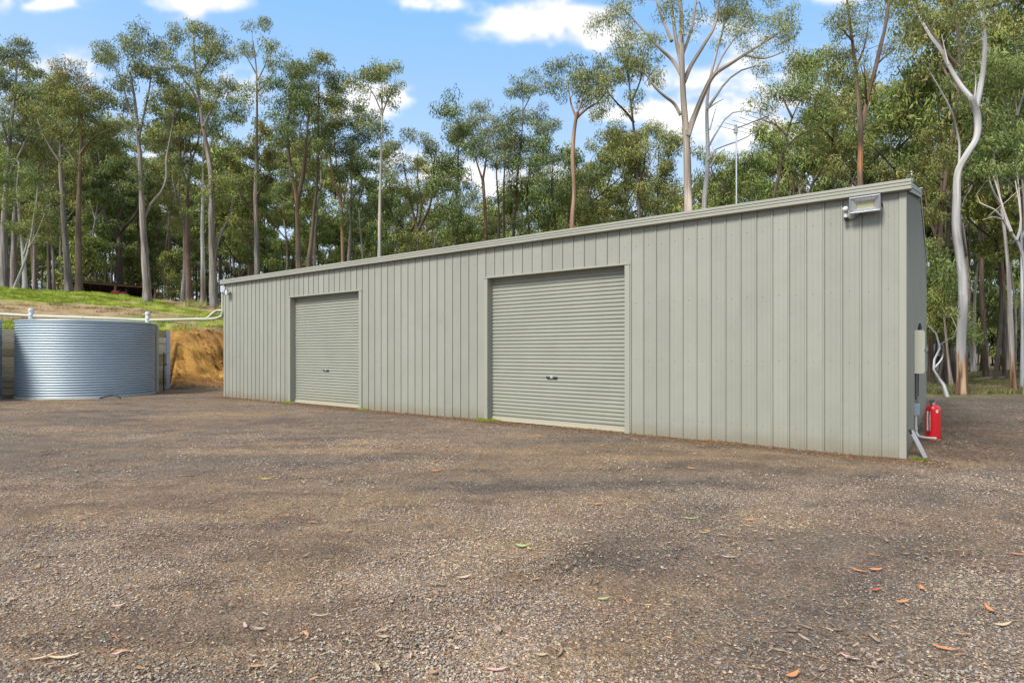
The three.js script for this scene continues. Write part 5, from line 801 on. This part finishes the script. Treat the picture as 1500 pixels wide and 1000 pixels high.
  // grass tufts on the hill and at the forest edge
  const tuft = (seed, n, h) => { const r = rngOf(seed), pos = [], col = []; for (let i = 0; i < n; i++) { const a = r() * 6.28, e = Math.sqrt(r()) * 0.3, x = Math.cos(a) * e, z = Math.sin(a) * e, l = h * (0.5 + r()), lx = (r() - 0.5) * l, lz = (r() - 0.5) * l, w = 0.008; pos.push(x - w, 0, z, x + w, 0, z + w, x + lx, l, z + lz); const k = 0.6 + 0.7 * r(); for (let m = 0; m < 3; m++) col.push(k, k, k * 0.9); } const g = new THREE.BufferGeometry(); g.setAttribute('position', new THREE.Float32BufferAttribute(pos, 3)); g.setAttribute('color', new THREE.Float32BufferAttribute(col, 3)); g.computeVertexNormals(); return g; };
  const gl = [[], []];
  for (let i = 0; i < 9000; i++) { const t = lerp(-8, 24, rnd()), qq = lerp(0.5, 25, Math.pow(rnd(), 1.2)), x = RA[0] + 0.8 * t - 0.6 * qq, d = RA[1] + 0.6 * t + 0.8 * qq; if (d < 5) continue; const c = grassColor(x, d), green = c[1] > c[0]; if (!green && rnd() > 0.2) continue; const k = 0.9 + 0.3 * rnd(); gl[i & 1].push([place(x, d, 0.7 + rnd() * 0.8, 0), green ? rgb(0.25 * k, 0.31 * k, 0.036) : rgb(0.3 * k, 0.23 * k, 0.12)]); }
  gl.forEach((l, i) => tag(stuffOf('grass', tuft(50 + i, 46, 0.07 + i * 0.03), mat, l), ['short bright grass growing over the hillside above the bank', 'longer grass blades growing over the hillside above the bank'][i], 'grass'));
  const fl = []; for (let i = 0; i < 2200; i++) { const d = lerp(21.0, 60, Math.pow(rnd(), 1.5)), x = d * lerp(0.69, 1.05, rnd()); if (zoneOf(x, d) !== 'forest') continue; const k = 0.7 + 0.5 * rnd(); fl.push([place(x, d, 1 + rnd() * 1.2, 0), rnd() < 0.7 ? rgb(0.10 * k, 0.11 * k, 0.03) : rgb(0.2 * k, 0.15 * k, 0.08)]); }
  tag(stuffOf('grass', tuft(60, 50, 0.07), mat, fl), 'rough dull grass under the trees right of the shed', 'grass');
  // fallen sticks on the forest floor
  for (const [label, x0, y0, x1, y1, d, r] of [['grey fallen branch on the forest floor beyond the yard edge', 1415, 566, 1478, 561, 22.5, 0.05], ['pale fallen branch near the pale gum feet', 1440, 571, 1500, 574, 21.0, 0.035], ['dark fallen log deep in the dim forest', 1425, 552, 1470, 550, 32, 0.11]]) { const a = W3(x0, y0, d), b = W3(x1, y1, d + 1); a.y = groundAt(a.x, a.z) + r * 0.7; b.y = groundAt(b.x, b.z) + r * 0.9 + 0.05; const m = mesh('fallen_branch', tube(curve([a, a.clone().lerp(b, 0.4).add(V(0, 0.05, 0.2)), b], 14), r, 8, { color: () => [1, 1, 1], lump: 0.3, caps: 1 }), BARK.brown); tag(m, label, 'fallen branch'); }
  for (const [label, x, y, d, sc] of [['yellow green grass tussock at the hill top beside the brown trunk', 285, 440, 40, 2.6], ['small pale tussock right of the first near the far shed corner', 331, 444, 41, 2.0], ['tiny weed clump on the bank edge above the clay', 262, 478, 25, 1.0]]) { const p = W3(x, y, d), m = mesh('grass_tussock', tuft(70 + x, 160, 0.2), std({ color: rgb(0.24, 0.25, 0.07), vertexColors: true }), null, [p.x, groundAt(p.x, p.z) - 0.02, p.z]); m.scale.setScalar(sc); tag(m, label, 'grass tussock'); }
}
renderer.render(scene, camera);
